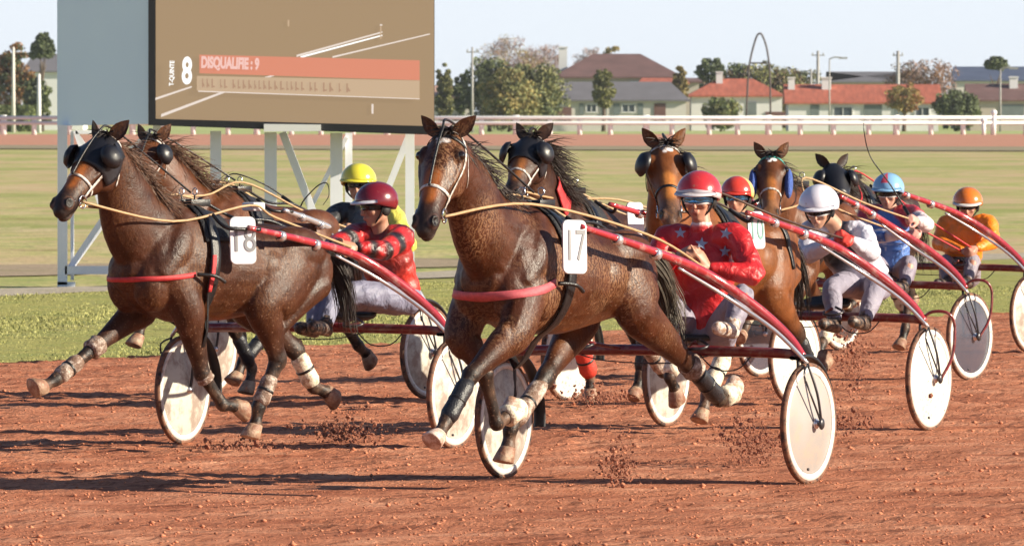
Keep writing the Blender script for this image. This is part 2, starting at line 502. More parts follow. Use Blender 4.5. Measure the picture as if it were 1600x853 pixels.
# ------------------------------------------------------------------ ground
def ground_node_mat(name, cols, rough=.9, scale=1.0, big=None, stretch=(1, 1, 1), bump=.6, dist=.03, spec=.2, fine=40, lines=False):
    m, nt, b = _new(name); L = nt.links.new; N = nt.nodes.new
    tc = N('ShaderNodeTexCoord'); mp = N('ShaderNodeMapping'); L(tc.outputs['Object'], mp.inputs[0]); mp.inputs['Scale'].default_value = stretch
    n1 = N('ShaderNodeTexNoise'); n1.inputs['Scale'].default_value = scale; n1.inputs['Detail'].default_value = 10; n1.inputs['Roughness'].default_value = .65; L(mp.outputs[0], n1.inputs[0])
    r1 = N('ShaderNodeValToRGB'); L(n1.outputs[0], r1.inputs[0]); e = r1.color_ramp.elements
    e[0].position = .36; e[0].color = (*cols[0], 1); e[1].position = .66; e[1].color = (*cols[-1], 1)
    for i, c in enumerate(cols[1:-1]):
        q = e.new(.36 + .30 * (i + 1) / (len(cols) - 1)); q.color = (*c, 1)
    n2 = N('ShaderNodeTexNoise'); n2.inputs['Scale'].default_value = fine; n2.inputs['Detail'].default_value = 6; L(mp.outputs[0], n2.inputs[0])
    mr = N('ShaderNodeMapRange'); L(n2.outputs[0], mr.inputs[0]); mr.inputs[1].default_value = .3; mr.inputs[2].default_value = .7; mr.inputs[3].default_value = .72; mr.inputs[4].default_value = 1.25
    mx = N('ShaderNodeMixRGB'); mx.blend_type = 'MULTIPLY'; mx.inputs[0].default_value = 1; L(r1.outputs[0], mx.inputs[1]); L(mr.outputs[0], mx.inputs[2])
    out = mx.outputs[0]
    if big:
        for (sc, sx, sy, col_, lo, hi) in big:
            m3 = N('ShaderNodeMapping'); L(tc.outputs['Object'], m3.inputs[0]); m3.inputs['Scale'].default_value = (sx, sy, 1)
            n5 = N('ShaderNodeTexNoise'); n5.inputs['Scale'].default_value = sc; n5.inputs['Detail'].default_value = 7; n5.inputs['Roughness'].default_value = .7; L(m3.outputs[0], n5.inputs[0])
            r5 = N('ShaderNodeValToRGB'); L(n5.outputs[0], r5.inputs[0]); r5.color_ramp.elements[0].position = lo; r5.color_ramp.elements[1].position = hi
            m5 = N('ShaderNodeMixRGB'); L(r5.outputs[0], m5.inputs[0]); L(out, m5.inputs[1]); m5.inputs[2].default_value = (*col_, 1); out = m5.outputs[0]
    L(out, b.inputs['Base Color']); b.inputs['Roughness'].default_value = rough; b.inputs['Specular IOR Level'].default_value = spec
    bp = N('ShaderNodeBump'); bp.inputs['Strength'].default_value = bump; bp.inputs['Distance'].default_value = dist
    ad = N('ShaderNodeMath'); ad.operation = 'MULTIPLY_ADD'; L(n1.outputs[0], ad.inputs[0]); ad.inputs[1].default_value = 1.5; L(n2.outputs[0], ad.inputs[2])
    L(ad.outputs[0], bp.inputs['Height']); L(bp.outputs[0], b.inputs['Normal'])
    return m

M_GRASS = ground_node_mat('meadow grass', [(.30, .24, .10), (.32, .36, .10), (.50, .43, .19), (.27, .33, .10), (.56, .41, .23)], scale=.35, stretch=(1, .5, 1), bump=.5, fine=9, dist=.05, big=[(.10, 1, .35, (.50, .37, .21), .47, .57), (.07, .6, .5, (.27, .30, .085), .49, .66), (.5, .6, .12, (.52, .42, .24), .54, .66)])
M_GRASS2 = ground_node_mat('verge grass', [(.20, .20, .055), (.38, .35, .11), (.26, .28, .075), (.48, .39, .19)], scale=.8, bump=.8, fine=22)
M_DIRT = ground_node_mat('red cinder track', [(.36, .125, .068), (.56, .225, .125), (.46, .17, .09), (.62, .28, .17)], scale=1.6, bump=.65, dist=.025, fine=40, stretch=(.8, 1, 1))
def track_mat():
    m, nt, b = _new('red cinder track'); L = nt.links.new; N = nt.nodes.new
    tc = N('ShaderNodeTexCoord')
    def noise(scale, detail, sx, sy, rough=.6):
        mp = N('ShaderNodeMapping'); mp.inputs['Rotation'].default_value = (0, 0, -R(67)); mp.inputs['Scale'].default_value = (1, 1, 1)
        m2 = N('ShaderNodeMapping'); m2.inputs['Scale'].default_value = (sx, sy, 1)
        L(tc.outputs['Object'], mp.inputs[0]); L(mp.outputs[0], m2.inputs[0])
        n = N('ShaderNodeTexNoise'); n.inputs['Scale'].default_value = scale; n.inputs['Detail'].default_value = detail; n.inputs['Roughness'].default_value = rough; L(m2.outputs[0], n.inputs[0]); return n
    n1 = noise(1.2, 9, .8, 1.2, .65); r1 = N('ShaderNodeValToRGB'); L(n1.outputs[0], r1.inputs[0]); e = r1.color_ramp.elements
    e[0].position = .34; e[0].color = (.34, .11, .056, 1); e[1].position = .68; e[1].color = (.64, .295, .175, 1); q = e.new(.5); q.color = (.50, .19, .102, 1)
    n2 = noise(2.0, 8, .35, 4.5, .7)        # harrow streaks along the running direction
    r2 = N('ShaderNodeValToRGB'); L(n2.outputs[0], r2.inputs[0]); r2.color_ramp.elements[0].position = .36; r2.color_ramp.elements[0].color = (.28, .23, .22, 1); r2.color_ramp.elements[1].position = .50; r2.color_ramp.elements[1].color = (1, 1, 1, 1)
    mx = N('ShaderNodeMixRGB'); mx.blend_type = 'MULTIPLY'; mx.inputs[0].default_value = .85; L(r1.outputs[0], mx.inputs[1]); L(r2.outputs[0], mx.inputs[2])
    n3 = noise(38, 6, 1, 1); mr = N('ShaderNodeMapRange'); L(n3.outputs[0], mr.inputs[0]); mr.inputs[1].default_value = .3; mr.inputs[2].default_value = .7; mr.inputs[3].default_value = .68; mr.inputs[4].default_value = 1.25
    mx2 = N('ShaderNodeMixRGB'); mx2.blend_type = 'MULTIPLY'; mx2.inputs[0].default_value = 1; L(mx.outputs[0], mx2.inputs[1]); L(mr.outputs[0], mx2.inputs[2])
    L(mx2.outputs[0], b.inputs['Base Color']); b.inputs['Roughness'].default_value = .95; b.inputs['Specular IOR Level'].default_value = .15
    ad = N('ShaderNodeMath'); ad.operation = 'MULTIPLY_ADD'; L(n2.outputs[0], ad.inputs[0]); ad.inputs[1].default_value = 1.2; L(n3.outputs[0], ad.inputs[2])
    bp = N('ShaderNodeBump'); bp.inputs['Strength'].default_value = .7; bp.inputs['Distance'].default_value = .025; L(ad.outputs[0], bp.inputs['Height']); L(bp.outputs[0], b.inputs['Normal'])
    return m
M_DIRT = track_mat()
M_FARDIRT = ground_node_mat('far red track', [(.46, .21, .135), (.54, .27, .18)], scale=.3, bump=.1, fine=4)
M_PATH = ground_node_mat('grey stony path', [(.34, .29, .23), (.46, .40, .32), (.30, .28, .18)], scale=1.2, bump=.6, fine=30)
M_PALEDIRT = ground_node_mat('bare dry soil', [(.30, .24, .16), (.38, .29, .20), (.24, .21, .11)], scale=.5, bump=.3, fine=14)

# base sheet reaching the horizon
g = MB()
gx = [-4000, -400, -60, -20, 0, 20, 60, 400, 4000]; gy = [-60, 40, 80, 130, 250, 500, 1000, 2500, 5000]
for i, yy in enumerate(gy):
    for xx in gx: g.V.append((xx, yy, -.035))
n_ = len(gx)
g.F = [(i * n_ + j, i * n_ + j + 1, (i + 1) * n_ + j + 1, (i + 1) * n_ + j) for i in range(len(gy) - 1) for j in range(n_ - 1)]; g.M = [0] * len(g.F)
tag(g.build('ground', M_GRASS, smooth=False), kind='structure')

EDGE_A = ground(0, 568); EDGE_B = ground(1600, 488)
ed = unit(EDGE_B - EDGE_A); en = A(ed[1], -ed[0], 0)     # en points to the track side (right/near)
def edge_pt(s, o): return EDGE_A + ed * s + en * o

# red track: a relief sheet near the camera
def relief(X, Y, seed=3):
    rs = np.random.RandomState(seed); z = np.zeros_like(X)
    for (fx, fy, a, k) in ((.9, .6, .0015, 6), (3.2, 2.2, .0015, 10), (9, 6, .002, 18), (21, 13, .004, 26), (45, 30, .003, 30)):
        for _ in range(k):
            th = rs.uniform(-.9, .9); c, s = math.cos(th), math.sin(th); f = rs.uniform(.6, 1.5)
            z += a / math.sqrt(k) * 1.6 * np.sin((X * c + Y * s) * fx * f + (Y * c - X * s) * fy * f * rs.uniform(.3, 1) + rs.uniform(0, 6.28)) 
    return z
def make_track():
    # rows run along the running direction, clipped to the verge edge
    us = np.concatenate([np.linspace(0, 14, 280), np.linspace(14.3, 60, 30)])            # offset from the verge
    ss = np.concatenate([np.linspace(-75, -46, 30), np.linspace(-45.9, 45, 1100), np.linspace(46, 400, 60)])
    U, S_ = np.meshgrid(us, ss)
    X = EDGE_A[0] + ed[0] * S_ + en[0] * U; Y = EDGE_A[1] + ed[1] * S_ + en[1] * U
    # ragged verge
    rag = .25 * np.sin(S_ * .8) + .18 * np.sin(S_ * 2.3 + 1) + .1 * np.sin(S_ * 6.1)
    X += en[0] * rag * (U < .01); Y += en[1] * rag * (U < .01)
    Z = relief(X, Y) + .004
    # wheel ruts and harrow lines along the running direction
    for (u0, w, d) in ((2.3, .06, .02), (3.1, .05, .02), (4.7, .06, .02), (6.0, .05, .015), (7.6, .06, .02), (8.3, .06, .02), (9.7, .05, .02)):
        uu = U + .12 * np.sin(S_ * .15 + u0); Z -= d * .5 * np.exp(-((uu - u0) / w) ** 2)
    Z += .003 * np.sin(U * 38 + .6 * np.sin(S_ * .4))
    rs = np.random.RandomState(4)
    V = np.stack([X, Y, Z], 2).reshape(-1, 3)
    nu = len(us); ns = len(ss)
    # hoof pits
    for _ in range(900):
        u0 = rs.uniform(1, 13); s0 = rs.uniform(-44, 20); r = rs.uniform(.05, .10)
        i0 = np.searchsorted(ss, s0 - .2); i1 = np.searchsorted(ss, s0 + .2); j0 = np.searchsorted(us, u0 - .2); j1 = np.searchsorted(us, u0 + .2)
        if i1 <= i0 or j1 <= j0: continue
        d2 = ((U[i0:i1, j0:j1] - u0) ** 2 + (S_[i0:i1, j0:j1] - s0) ** 2) / r ** 2
        Z[i0:i1, j0:j1] += .013 * (-np.exp(-d2) + .7 * np.exp(-(np.sqrt(d2) - 1.6) ** 2 * 4))
    V[:, 2] = Z.ravel()
    idx = np.arange(ns * nu).reshape(ns, nu)
    Fa = np.stack([idx[:-1, :-1], idx[:-1, 1:], idx[1:, 1:], idx[1:, :-1]], 2).reshape(-1, 4)
    me = bpy.data.meshes.new('race_track')
    me.vertices.add(len(V)); me.vertices.foreach_set('co', V.ravel())
    me.loops.add(len(Fa) * 4); me.loops.foreach_set('vertex_index', Fa.ravel())
    me.polygons.add(len(Fa)); me.polygons.foreach_set('loop_start', np.arange(len(Fa)) * 4)
    me.polygons.foreach_set('use_smooth', np.ones(len(Fa), bool))
    me.update(); me.validate(); me.materials.append(M_DIRT)
    o = bpy.data.objects.new('race_track', me); COL.objects.link(o); tag(o, kind='structure')
make_track()

def strip(name, offs, m, z, s0=-80, s1=600, wob=.3, n=160, fn=None):
    V, F = [], []
    for i in range(n + 1):
        s = s0 + (s1 - s0) * (i / n) ** 1.3
        for k, o in enumerate(offs):
            w = wob * (math.sin(s * .21 + k * 2) + .5 * math.sin(s * .73 + k))
            V.append(tuple(edge_pt(s, o + w) * A(1, 1, 0) + A(0, 0, z)))
    for i in range(n): F.append((2 * i, 2 * i + 1, 2 * i + 3, 2 * i + 2))
    o = mesh_obj(name, V, F, m); tag(o, kind='structure'); return o
# verge, path and dry soil lie parallel to the track
strip('verge', [-15.2, .35], M_GRASS2, -.016, wob=.12)
strip('path', [-17.4, -15.2], M_PATH, -.014, wob=.5)
strip('soil_patch', [-24.5, -20.5], M_PALEDIRT, -.020, s1=60, wob=1.4)

# far red track and the pale stripe in front of the fence, across the whole view
def far_band(name, y0l, y1l, y0r, y1r, m, z):
    V = [ground(-900, y1l), ground(2500, y1r), ground(2500, y0r), ground(-900, y0l)]
    V = [v * A(1, 1, 0) + A(0, 0, z) for v in V]
    tag(mesh_obj(name, V, [(0, 1, 2, 3)], m), kind='structure')
M_FARGRASS = ground_node_mat('far green turf', [(.34, .40, .14), (.42, .46, .20)], scale=.05, bump=.1, fine=2)
M_FARDRY = ground_node_mat('far dry turf', [(.27, .23, .14), (.32, .27, .18)], scale=.05, bump=.1, fine=2)
far_band('far_track', 210.5, 226, 210, 231, M_FARDIRT, .02)
far_band('far_turf', 198, 210.5, 198, 210, M_FARGRASS, .02)
far_band('dry_turf', 226, 231, 231, 238, M_FARDRY, .02)

# grass tufts on the near verge, one uncountable mass
def tufts(name, u0, u1, s0, s1, n, hgt, m, seed=1, den=None):
    rs = np.random.RandomState(seed)
    U = rs.uniform(u0, u1, n); S_ = rs.uniform(s0, s1, n)
    h = hgt * rs.uniform(.4, 1.3, n) * (.6 + .6 * (np.sin(U * 1.7 + S_ * .5) * .5 + .5))
    P = EDGE_A[None] + ed[None] * S_[:, None] + en[None] * U[:, None]; P[:, 2] = -.03
    a = rs.uniform(0, 6.28, n); w = rs.uniform(.006, .016, n); la = rs.uniform(0, 6.28, n); le = h * rs.uniform(.1, .7, n)
    dx = np.stack([np.cos(a), np.sin(a), np.zeros(n)], 1) * w[:, None]
    top = P + np.stack([np.cos(la) * le, np.sin(la) * le, h], 1)
    V = np.stack([P - dx, P + dx, top], 1).reshape(-1, 3)
    me = bpy.data.meshes.new(name)
    me.vertices.add(len(V)); me.vertices.foreach_set('co', V.ravel()); me.loops.add(len(V)); me.loops.foreach_set('vertex_index', np.arange(len(V)))
    me.polygons.add(n); me.polygons.foreach_set('loop_start', np.arange(n) * 3); me.update(); me.materials.append(m)
    o = bpy.data.objects.new(name, me); COL.objects.link(o)
    return tag(o, 'short patchy turf growing beside the red track', 'grass', kind='stuff')
M_BLADE = mat('grass blades', (.32, .31, .10), .7, .5, .9)
tufts('grass', -15, .45, -14, 40, 150000, .032, M_BLADE)

def ground_clods(n, seed=8):
    rs = np.random.RandomState(seed); base = np.array([(1, 0, 0), (-1, 0, 0), (0, 1, 0), (0, -1, 0), (0, 0, 1), (0, 0, -1.)])
    fc = np.array([(0, 2, 4), (2, 1, 4), (1, 3, 4), (3, 0, 4), (2, 0, 5), (1, 2, 5), (3, 1, 5), (0, 3, 5)])
    Y = 49 + 45 * rs.rand(n) ** 1.5; X = (rs.rand(n) * 2 - 1) * Y * .056
    Q = np.stack([X, Y], 1); off = (Q - EDGE_A[None, :2]) @ en[:2]; keep = off > .3; X = X[keep]; Y = Y[keep]; n = len(X)
    r = np.minimum(.018, .0038 * np.exp(rs.normal(0, .6, n)))
    V = base[None] * rs.uniform(.6, 1.25, (n, 6, 1)) * r[:, None, None]; a = rs.uniform(0, 6.28, n); c, s = np.cos(a), np.sin(a)
    Vx = V[..., 0] * c[:, None] - V[..., 1] * s[:, None]; Vy = V[..., 0] * s[:, None] + V[..., 1] * c[:, None]
    z = relief(X, Y) + .004
    P = np.stack([Vx * 1.3 + X[:, None], Vy * 1.3 + Y[:, None], V[..., 2] * .75 + z[:, None] + r[:, None] * .35], 2).reshape(-1, 3)
    F = (fc[None] + (np.arange(n) * 6)[:, None, None]).reshape(-1, 3)
    me = bpy.data.meshes.new('loose_dirt'); me.vertices.add(len(P)); me.vertices.foreach_set('co', P.ravel()); me.loops.add(F.size); me.loops.foreach_set('vertex_index', F.ravel())
    me.polygons.add(len(F)); me.polygons.foreach_set('loop_start', np.arange(len(F)) * 3); me.update(); me.materials.append(mat('loose red dirt', (.50, .19, .10), .95, .35, 5))
    o = bpy.data.objects.new('loose_dirt', me); COL.objects.link(o); tag(o, 'loose crumbs of red dirt lying all over the track', 'dirt', kind='stuff')
ground_clods(26000)

# ------------------------------------------------------------------ sky is the world; distant belt of town, fence, trees
M_RAIL = mat('white fence paint', (.90, .90, .88), .5, .05, .5)
M_WALLP = mat('cream render', (.62, .59, .55), .85, .06, .3)
M_WALLW = mat('white render', (.72, .72, .72), .85, .05, .3)
M_WALLT = mat('tan render', (.50, .44, .38), .85, .08, .3)
M_ROOFR = mat('orange clay tiles', (.38, .11, .068), .8, .22, .6, .4, 3, stretch=(4, 1, 1))
M_ROOFD = mat('dark brown tiles', (.15, .085, .08), .8, .15, .6, .3, 3)
M_ROOFP = mat('pale pink tiles', (.42, .26, .21), .8, .12, .6, .3, 3)
M_ROOFG = mat('grey slate roof', (.155, .15, .165), .7, .1, .5)
M_ROOFB = mat('blue black roof sheet', (.09, .11, .17), .5, .1, .5)
M_PANE = mat('dark window pane', (.07, .09, .11), .2, .1, 1)
M_SHUT = mat('grey green shutter', (.16, .19, .19), .6, .1, 1)
M_DOOR = mat('brown garage door', (.16, .08, .07), .6, .1, 1)
M_POLE = mat('weathered grey pole', (.30, .29, .28), .6, .1, 1)
M_RUST = mat('dark rusty steel', (.07, .05, .05), .6, .2, 1)

def fence(Y, x0, x1, step, label, post_w=.5, z1=1.55, cap=()):
    root = empty('rail_fence', ((x0 + x1) / 2, Y, 0)); tag(root, label, 'fence')
    cx = (x0 + x1) / 2
    for z in (z1, z1 - .48):
        mb = MB(); mb.tube([(-(x1 - x0) / 2, 0, z), ((x1 - x0) / 2, 0, z)], .17, n=10); mb.build('rail', M_RAIL, root)
    k = int((x1 - x0) / step)
    me = None
    for i in range(k + 1):
        x = x0 + i * step - cx
        if me is None:
            mb = MB(); mb.tube([(0, 0, -.05), (0, 0, 1.40)], .24, n=10); o = mb.build('post', M_RAIL, root); me = o
            o.location = (x, .36, 0)
        else:
            o = me.copy(); COL.objects.link(o); o.parent = root; o.location = (x + random.uniform(-.3, .3), .36, 0)
            if i % 4 == 1: o.scale = (1.3, 1, 1.28)
    return root
fence(930, -49, 62, 2.9, 'long white two-rail racecourse fence across the far side')

def poly_roof(mb, x0, x1, y0, y1, z0, z1, hip, ov=.4, mi=0, th=.18):
    """hipped or gabled roof with an overhang; ridge along x"""
    x0 -= ov; x1 += ov; y0 -= ov; y1 += ov; ym = (y0 + y1) / 2
    P = [(x0, y0, z0), (x1, y0, z0), (x1, y1, z0), (x0, y1, z0), (x0 + hip, ym, z1), (x1 - hip, ym, z1)]
    Q = [(x, y, z - th) for x, y, z in P[:4]]
    mb.add(P + Q, [(0, 1, 5, 4), (2, 3, 4, 5), (1, 2, 5), (3, 0, 4), (9, 8, 7, 6), (6, 7, 1, 0), (7, 8, 2, 1), (8, 9, 3, 2), (9, 6, 0, 3)], mi)

def house(px0, px1, Y, eave_py, ridge_py, label, wall=M_WALLP, roof=M_ROOFR, depth=9, hip=3.0, openings=(), chimneys=(), name='house', base_py=None, gable=False):
    a = at(px0, 190, Y); b = at(px1, 190, Y); s = FPX / Y
    cx = (a[0] + b[0]) / 2; w = b[0] - a[0]
    ze = CAM_H + (HOR - eave_py) / s; zr = CAM_H + (HOR - ridge_py) / s
    root = empty(name, (cx, Y, 0)); tag(root, label, 'house')
    mb = MB(); mb.box((0, depth / 2, ze / 2 - .5), (w, depth, ze + 1)); 
    if gable:
        mb.add([(-w / 2, 0, ze), (-w / 2, depth, ze), (-w / 2, depth / 2, zr - .15), (w / 2, 0, ze), (w / 2, depth, ze), (w / 2, depth / 2, zr - .15)], [(0, 1, 2), (3, 5, 4), (0, 2, 5, 3), (1, 4, 5, 2)])
    mb.build('wall', wall, root, smooth=False)
    mb = MB(); poly_roof(mb, -w / 2, w / 2, 0, depth, ze + .05, zr, 0.01 if gable else hip); rf = mb.build('roof', roof, root, smooth=False)
    for (px, z1py, cw) in chimneys:
        x = (px - 800) / s - cx; c = MB(); c.box((x, depth * .38, (zr + ze) / 2 + .2), (cw, .8, abs(zr - ze) + .9)); c.box((x, depth * .38, (zr + ze) / 2 + .7 + abs(zr - ze) / 2), (cw * 1.2, 1, .15)); c.build('chimney', M_WALLW, rf, smooth=False)
    for (p0, p1, t, bt, kind) in openings:
        xa = (p0 - 800) / s - cx; xb = (p1 - 800) / s - cx; zt = CAM_H + (HOR - t) / s; zb = max(0.05, CAM_H + (HOR - bt) / s)
        f = MB(); W2 = xb - xa; H2 = zt - zb; cxx = (xa + xb) / 2; cz = (zt + zb) / 2
        if kind == 'door':
            f.box((cxx, -.03, cz), (W2, .12, H2)); f.build('door', M_DOOR, root, smooth=False)
        elif kind == 'shutter':
            f.box((cxx, -.05, cz), (W2, .10, H2)); f.build('shutter', M_SHUT, root, smooth=False)
        else:
            for (bx, bz, sw, sh) in ((cxx, zt, W2 + .2, .12), (cxx, zb, W2 + .3, .14), (xa, cz, .12, H2), (xb, cz, .12, H2), (cxx, cz, .08, H2)):
                f.box((bx, -.04, bz), (sw, .14, sh))
            fr_ = f.build('window', M_WALLW, root, smooth=False)
            q = MB(); q.box((cxx, -.005, cz), (W2, .05, H2)); q.build('pane', M_PANE, fr_, smooth=False)
    return root

house(868, 1062, 1120, 121, 84, 'large two-storey house with a brown hipped roof behind the long grey roof', wall=M_WALLT, roof=M_ROOFD, depth=14, hip=4.6,
      openings=[(985, 1000, 128, 140, 'window'), (1020, 1045, 128, 142, 'window')], chimneys=[(880, 80, .9)])
house(1002, 1072, 1105, 131, 122, 'low wing with a short orange tiled roof beside the brown roofed house', wall=M_WALLT, roof=M_ROOFR, depth=6, hip=.5, name='house')
house(862, 1072, 1080, 157, 128, 'long low cream house with a grey roof and a row of shuttered windows', wall=M_WALLP, roof=M_ROOFG, depth=9, hip=2.0,
      openings=[(905, 912, 162, 180, 'shutter'), (916, 932, 163, 176, 'window'), (938, 948, 162, 180, 'shutter'), (958, 968, 162, 180, 'shutter'), (972, 992, 163, 176, 'window'), (996, 1005, 162, 180, 'shutter'), (1022, 1040, 162, 190, 'door'), (872, 893, 168, 190, 'door')])
house(640, 740, 1080, 152, 134, 'pale house with a faded pink roof at the right edge of the big screen', wall=M_WALLP, roof=M_ROOFP, depth=8, hip=1.5, openings=[(690, 700, 160, 172, 'window')])
house(1080, 1222, 1115, 150, 123, 'white house with an orange hipped roof behind the steel arch', wall=M_WALLW, roof=M_ROOFR, depth=10, hip=3.5, chimneys=[(1125, 116, .7)],
      openings=[(1168, 1182, 160, 180, 'shutter'), (1196, 1236, 175, 188, 'door')])
house(1232, 1466, 1090, 161, 132, 'long white bungalow with a bright orange gabled roof and a broad chimney', wall=M_WALLW, roof=M_ROOFR, depth=10, gable=True, chimneys=[(1293, 130, 1.0), (1238, 130, .7)],
      openings=[(1266, 1280, 164, 184, 'shutter'), (1302, 1332, 167, 184, 'window'), (1350, 1378, 164, 190, 'shutter'), (1398, 1412, 166, 184, 'shutter'), (1430, 1452, 168, 182, 'window')])
house(1516, 1680, 1110, 157, 131, 'tan house with a brown red roof at the right edge of the picture', wall=M_WALLT, roof=M_ROOFD, depth=9, gable=True, chimneys=[(1586, 134, .9)],
      openings=[(1562, 1600, 164, 184, 'shutter')])
house(1300, 1405, 1230, 128, 112, 'flat gabled grey roof rising behind the orange bungalow', wall=M_WALLT, roof=M_ROOFG, depth=12, hip=9, name='house')
house(1494, 1660, 1260, 126, 104, 'wide hall with a blue black roof at the far right', wall=M_WALLP, roof=M_ROOFB, depth=16, hip=.4, name='hall')
house(40, 130, 1150, 112, 84, 'white building with a grey pitched roof left of the big screen', wall=M_WALLW, roof=M_ROOFG, depth=12, hip=1.0, name='building', openings=[(60, 70, 150, 165, 'window')])
house(1072, 1092, 1150, 128, 122, 'small flat outbuilding beside the orange roofs', wall=M_WALLT, roof=M_ROOFD, depth=6, hip=.5, name='outbuilding')

# trees ------------------------------------------------------------
def leaf_mat(name, c, var=.35):
    m = mat(name, c, .8, var, .25, 0)
    return m
LM = {'dark': leaf_mat('dark green leaves', (.10, .125, .055)), 'olive': leaf_mat('olive leaves', (.21, .21, .08)), 'pink': leaf_mat('bare pinkish twigs', (.30, .20, .17), .2),
      'rust': leaf_mat('rusty autumn leaves', (.26, .13, .045)), 'yellow': leaf_mat('yellow autumn leaves', (.32, .25, .09)), 'green': leaf_mat('green leaves', (.14, .17, .06)), 'brown': leaf_mat('brown hedge leaves', (.14, .10, .06))}
M_BARK = mat('bark', (.12, .09, .07), .9, .2, 2)
def tree(px, Y, w_px, top_py, label, kind='green', bare=.0, dens=1.0, trunk=.25, seed=0, low=.12, shape='round', name='tree', mix=None):
    s = FPX / Y; X = (px - 800) / s; Ht = CAM_H + (HOR - top_py) / s; W = w_px / s
    root = empty(name, (X, Y, 0)); tag(root, label, 'tree', None)
    rs = np.random.RandomState(seed + int(px))
    tr = MB(); tr.tube([(0, 0, -.2), (.05 * W * rs.uniform(-1, 1), 0, Ht * .3), (.06 * W * rs.uniform(-1, 1), 0, Ht * .62)], [trunk, trunk * .75, trunk * .35], n=8)
    limbs = []
    for i in range(9):
        a = rs.uniform(0, 6.28); z0 = Ht * rs.uniform(.22, .5); e = A(math.cos(a) * W * .4 * rs.uniform(.5, 1), math.sin(a) * W * .3, min(Ht * .93, z0 + Ht * rs.uniform(.2, .45)))
        tr.tube([(0, 0, z0), tuple(lerp(A(0, 0, z0), e, .5) + A(0, 0, .05 * Ht)), tuple(e)], [trunk * .45, trunk * .25, .03], n=5); limbs.append(e)
    tr.build('trunk', M_BARK, root)
    # crown: leaf-sized faces in clumps
    V = []; ncl = int(95 * dens); cl = []
    for i in range(ncl):
        for _ in range(30):
            p = rs.uniform(-1, 1, 3)
            if shape == 'round' and p @ p < 1: break
            if shape == 'cone' and math.hypot(p[0], p[1]) < (1 - (p[2] + 1) / 2) * .95 + .08: break
            if shape == 'umbrella' and p @ p < 1 and p[2] > -.15 - .0: break
            if shape == 'box': break
        cz = low * Ht + (Ht * (1 - low)) * (.5 + .5 * p[2] * .9)
        cl.append((A(p[0] * W * .60, p[1] * W * .5, cz), rs.uniform(.13, .25) * W * (1 - .3 * abs(p[2]))))
    nleaf = 70; ls = max(.13, W * .024) * (1 - .45 * bare)
    for c, r in cl:
        k = int(nleaf * (1 - bare * .45)); d = rs.normal(0, 1, (k, 3)); d /= np.linalg.norm(d, axis=1)[:, None]; q = c + d * (r * rs.uniform(.35, 1.05, (k, 1)) ** .6) * A(1, 1, .8)
        u = rs.normal(0, 1, (k, 3)); u /= np.linalg.norm(u, axis=1)[:, None]; v = np.cross(u, rs.normal(0, 1, (k, 3))); v /= np.linalg.norm(v, axis=1)[:, None]
        sz = ls * rs.uniform(.6, 1.6, (k, 1))
        if bare > .5: u = u * 2.6; v = v * .28
        V.append(np.stack([q - u * sz, q + v * sz * .7, q + u * sz, q - v * sz * .7], 1))
    V = np.concatenate(V).reshape(-1, 3); V[:, 2] = np.clip(V[:, 2], .05, Ht)
    n = len(V) // 4; me = bpy.data.meshes.new('crown')
    me.vertices.add(len(V)); me.vertices.foreach_set('co', V.ravel()); me.loops.add(len(V)); me.loops.foreach_set('vertex_index', np.arange(len(V)))
    me.polygons.add(n); me.polygons.foreach_set('loop_start', np.arange(n) * 4); me.update()
    me.materials.append(LM[kind]); me.materials.append(LM[mix or kind])
    mi = np.zeros(n, int)
    if mix: cidx = np.repeat(rs.rand(len(cl)) < .4, n // len(cl) + 1)[:n]; mi[cidx] = 1
    me.polygons.foreach_set('material_index', mi)
    o = bpy.data.objects.new('crown', me); COL.objects.link(o); o.parent = root
    return root
tree(22, 1060, 48, 64, 'tall autumn tree at the left edge of the picture', 'rust', mix='dark', dens=1.3)
tree(66, 1075, 30, 48, 'dark evergreen beside the white building left of the screen', 'dark', low=.55, shape='umbrella')
tree(58, 1050, 36, 118, 'low dark bush in front of the white building left of the screen', 'dark', low=0, mix='green')
tree(14, 1045, 60, 164, 'low green hedge shrub at the far left', 'green', low=0, shape='box')
tree(694, 1068, 24, 96, 'small olive tree just right of the big screen', 'olive', low=.05)
tree(722, 1080, 26, 110, 'slender dark tree between the screen and the big tree', 'dark', low=.05)
tree(765, 1062, 66, 84, 'dark bushy tree with dense crown right of the screen', 'dark', mix='green', dens=1.5, low=.0)
tree(830, 1055, 84, 92, 'large olive tree left of the grey roofed house', 'olive', mix='dark', dens=1.8, low=.0)
tree(795, 1048, 70, 104, 'yellowish bushy tree in the middle of the tree mass by the screen', 'olive', mix='yellow', dens=1.5, low=.0)
tree(800, 1140, 100, 54, 'bare pinkish tree crown rising behind the olive tree', 'pink', bare=.6, dens=1.4, mix='yellow')
tree(850, 1150, 60, 62, 'second bare pinkish tree nearer the brown roof', 'pink', bare=.6, dens=1.1, low=.3)
tree(958, 1200, 36, 68, 'yellow tree top showing behind the ridge of the brown roof', 'yellow', bare=.3, low=.3)
tree(922, 1190, 50, 72, 'pale bare tree top behind the brown roof', 'pink', bare=.6, low=.3)
tree(943, 1072, 26, 104, 'thin yellow green tree in front of the brown roofed house', 'olive', bare=.3, low=.3)
tree(1062, 1100, 20, 98, 'narrow yellow tree at the right end of the brown roof', 'yellow', bare=.2, low=.2)
tree(1110, 1180, 34, 85, 'dark umbrella pine behind the orange roofs', 'dark', shape='umbrella', low=.4, dens=.6)
tree(1127, 1070, 46, 148, 'round olive bush in front of the white house behind the arch', 'green', low=0, mix='olive')
tree(1150, 1230, 90, 98, 'broad brown tree belt left of the steel arch', 'brown', low=.0, mix='green')
tree(1205, 1225, 90, 94, 'broad olive tree belt seen through the steel arch', 'olive', low=.0, mix='brown', dens=1.3)
tree(1255, 1235, 70, 104, 'dark green tree belt right of the steel arch', 'dark', low=.0, mix='olive', dens=1.3)
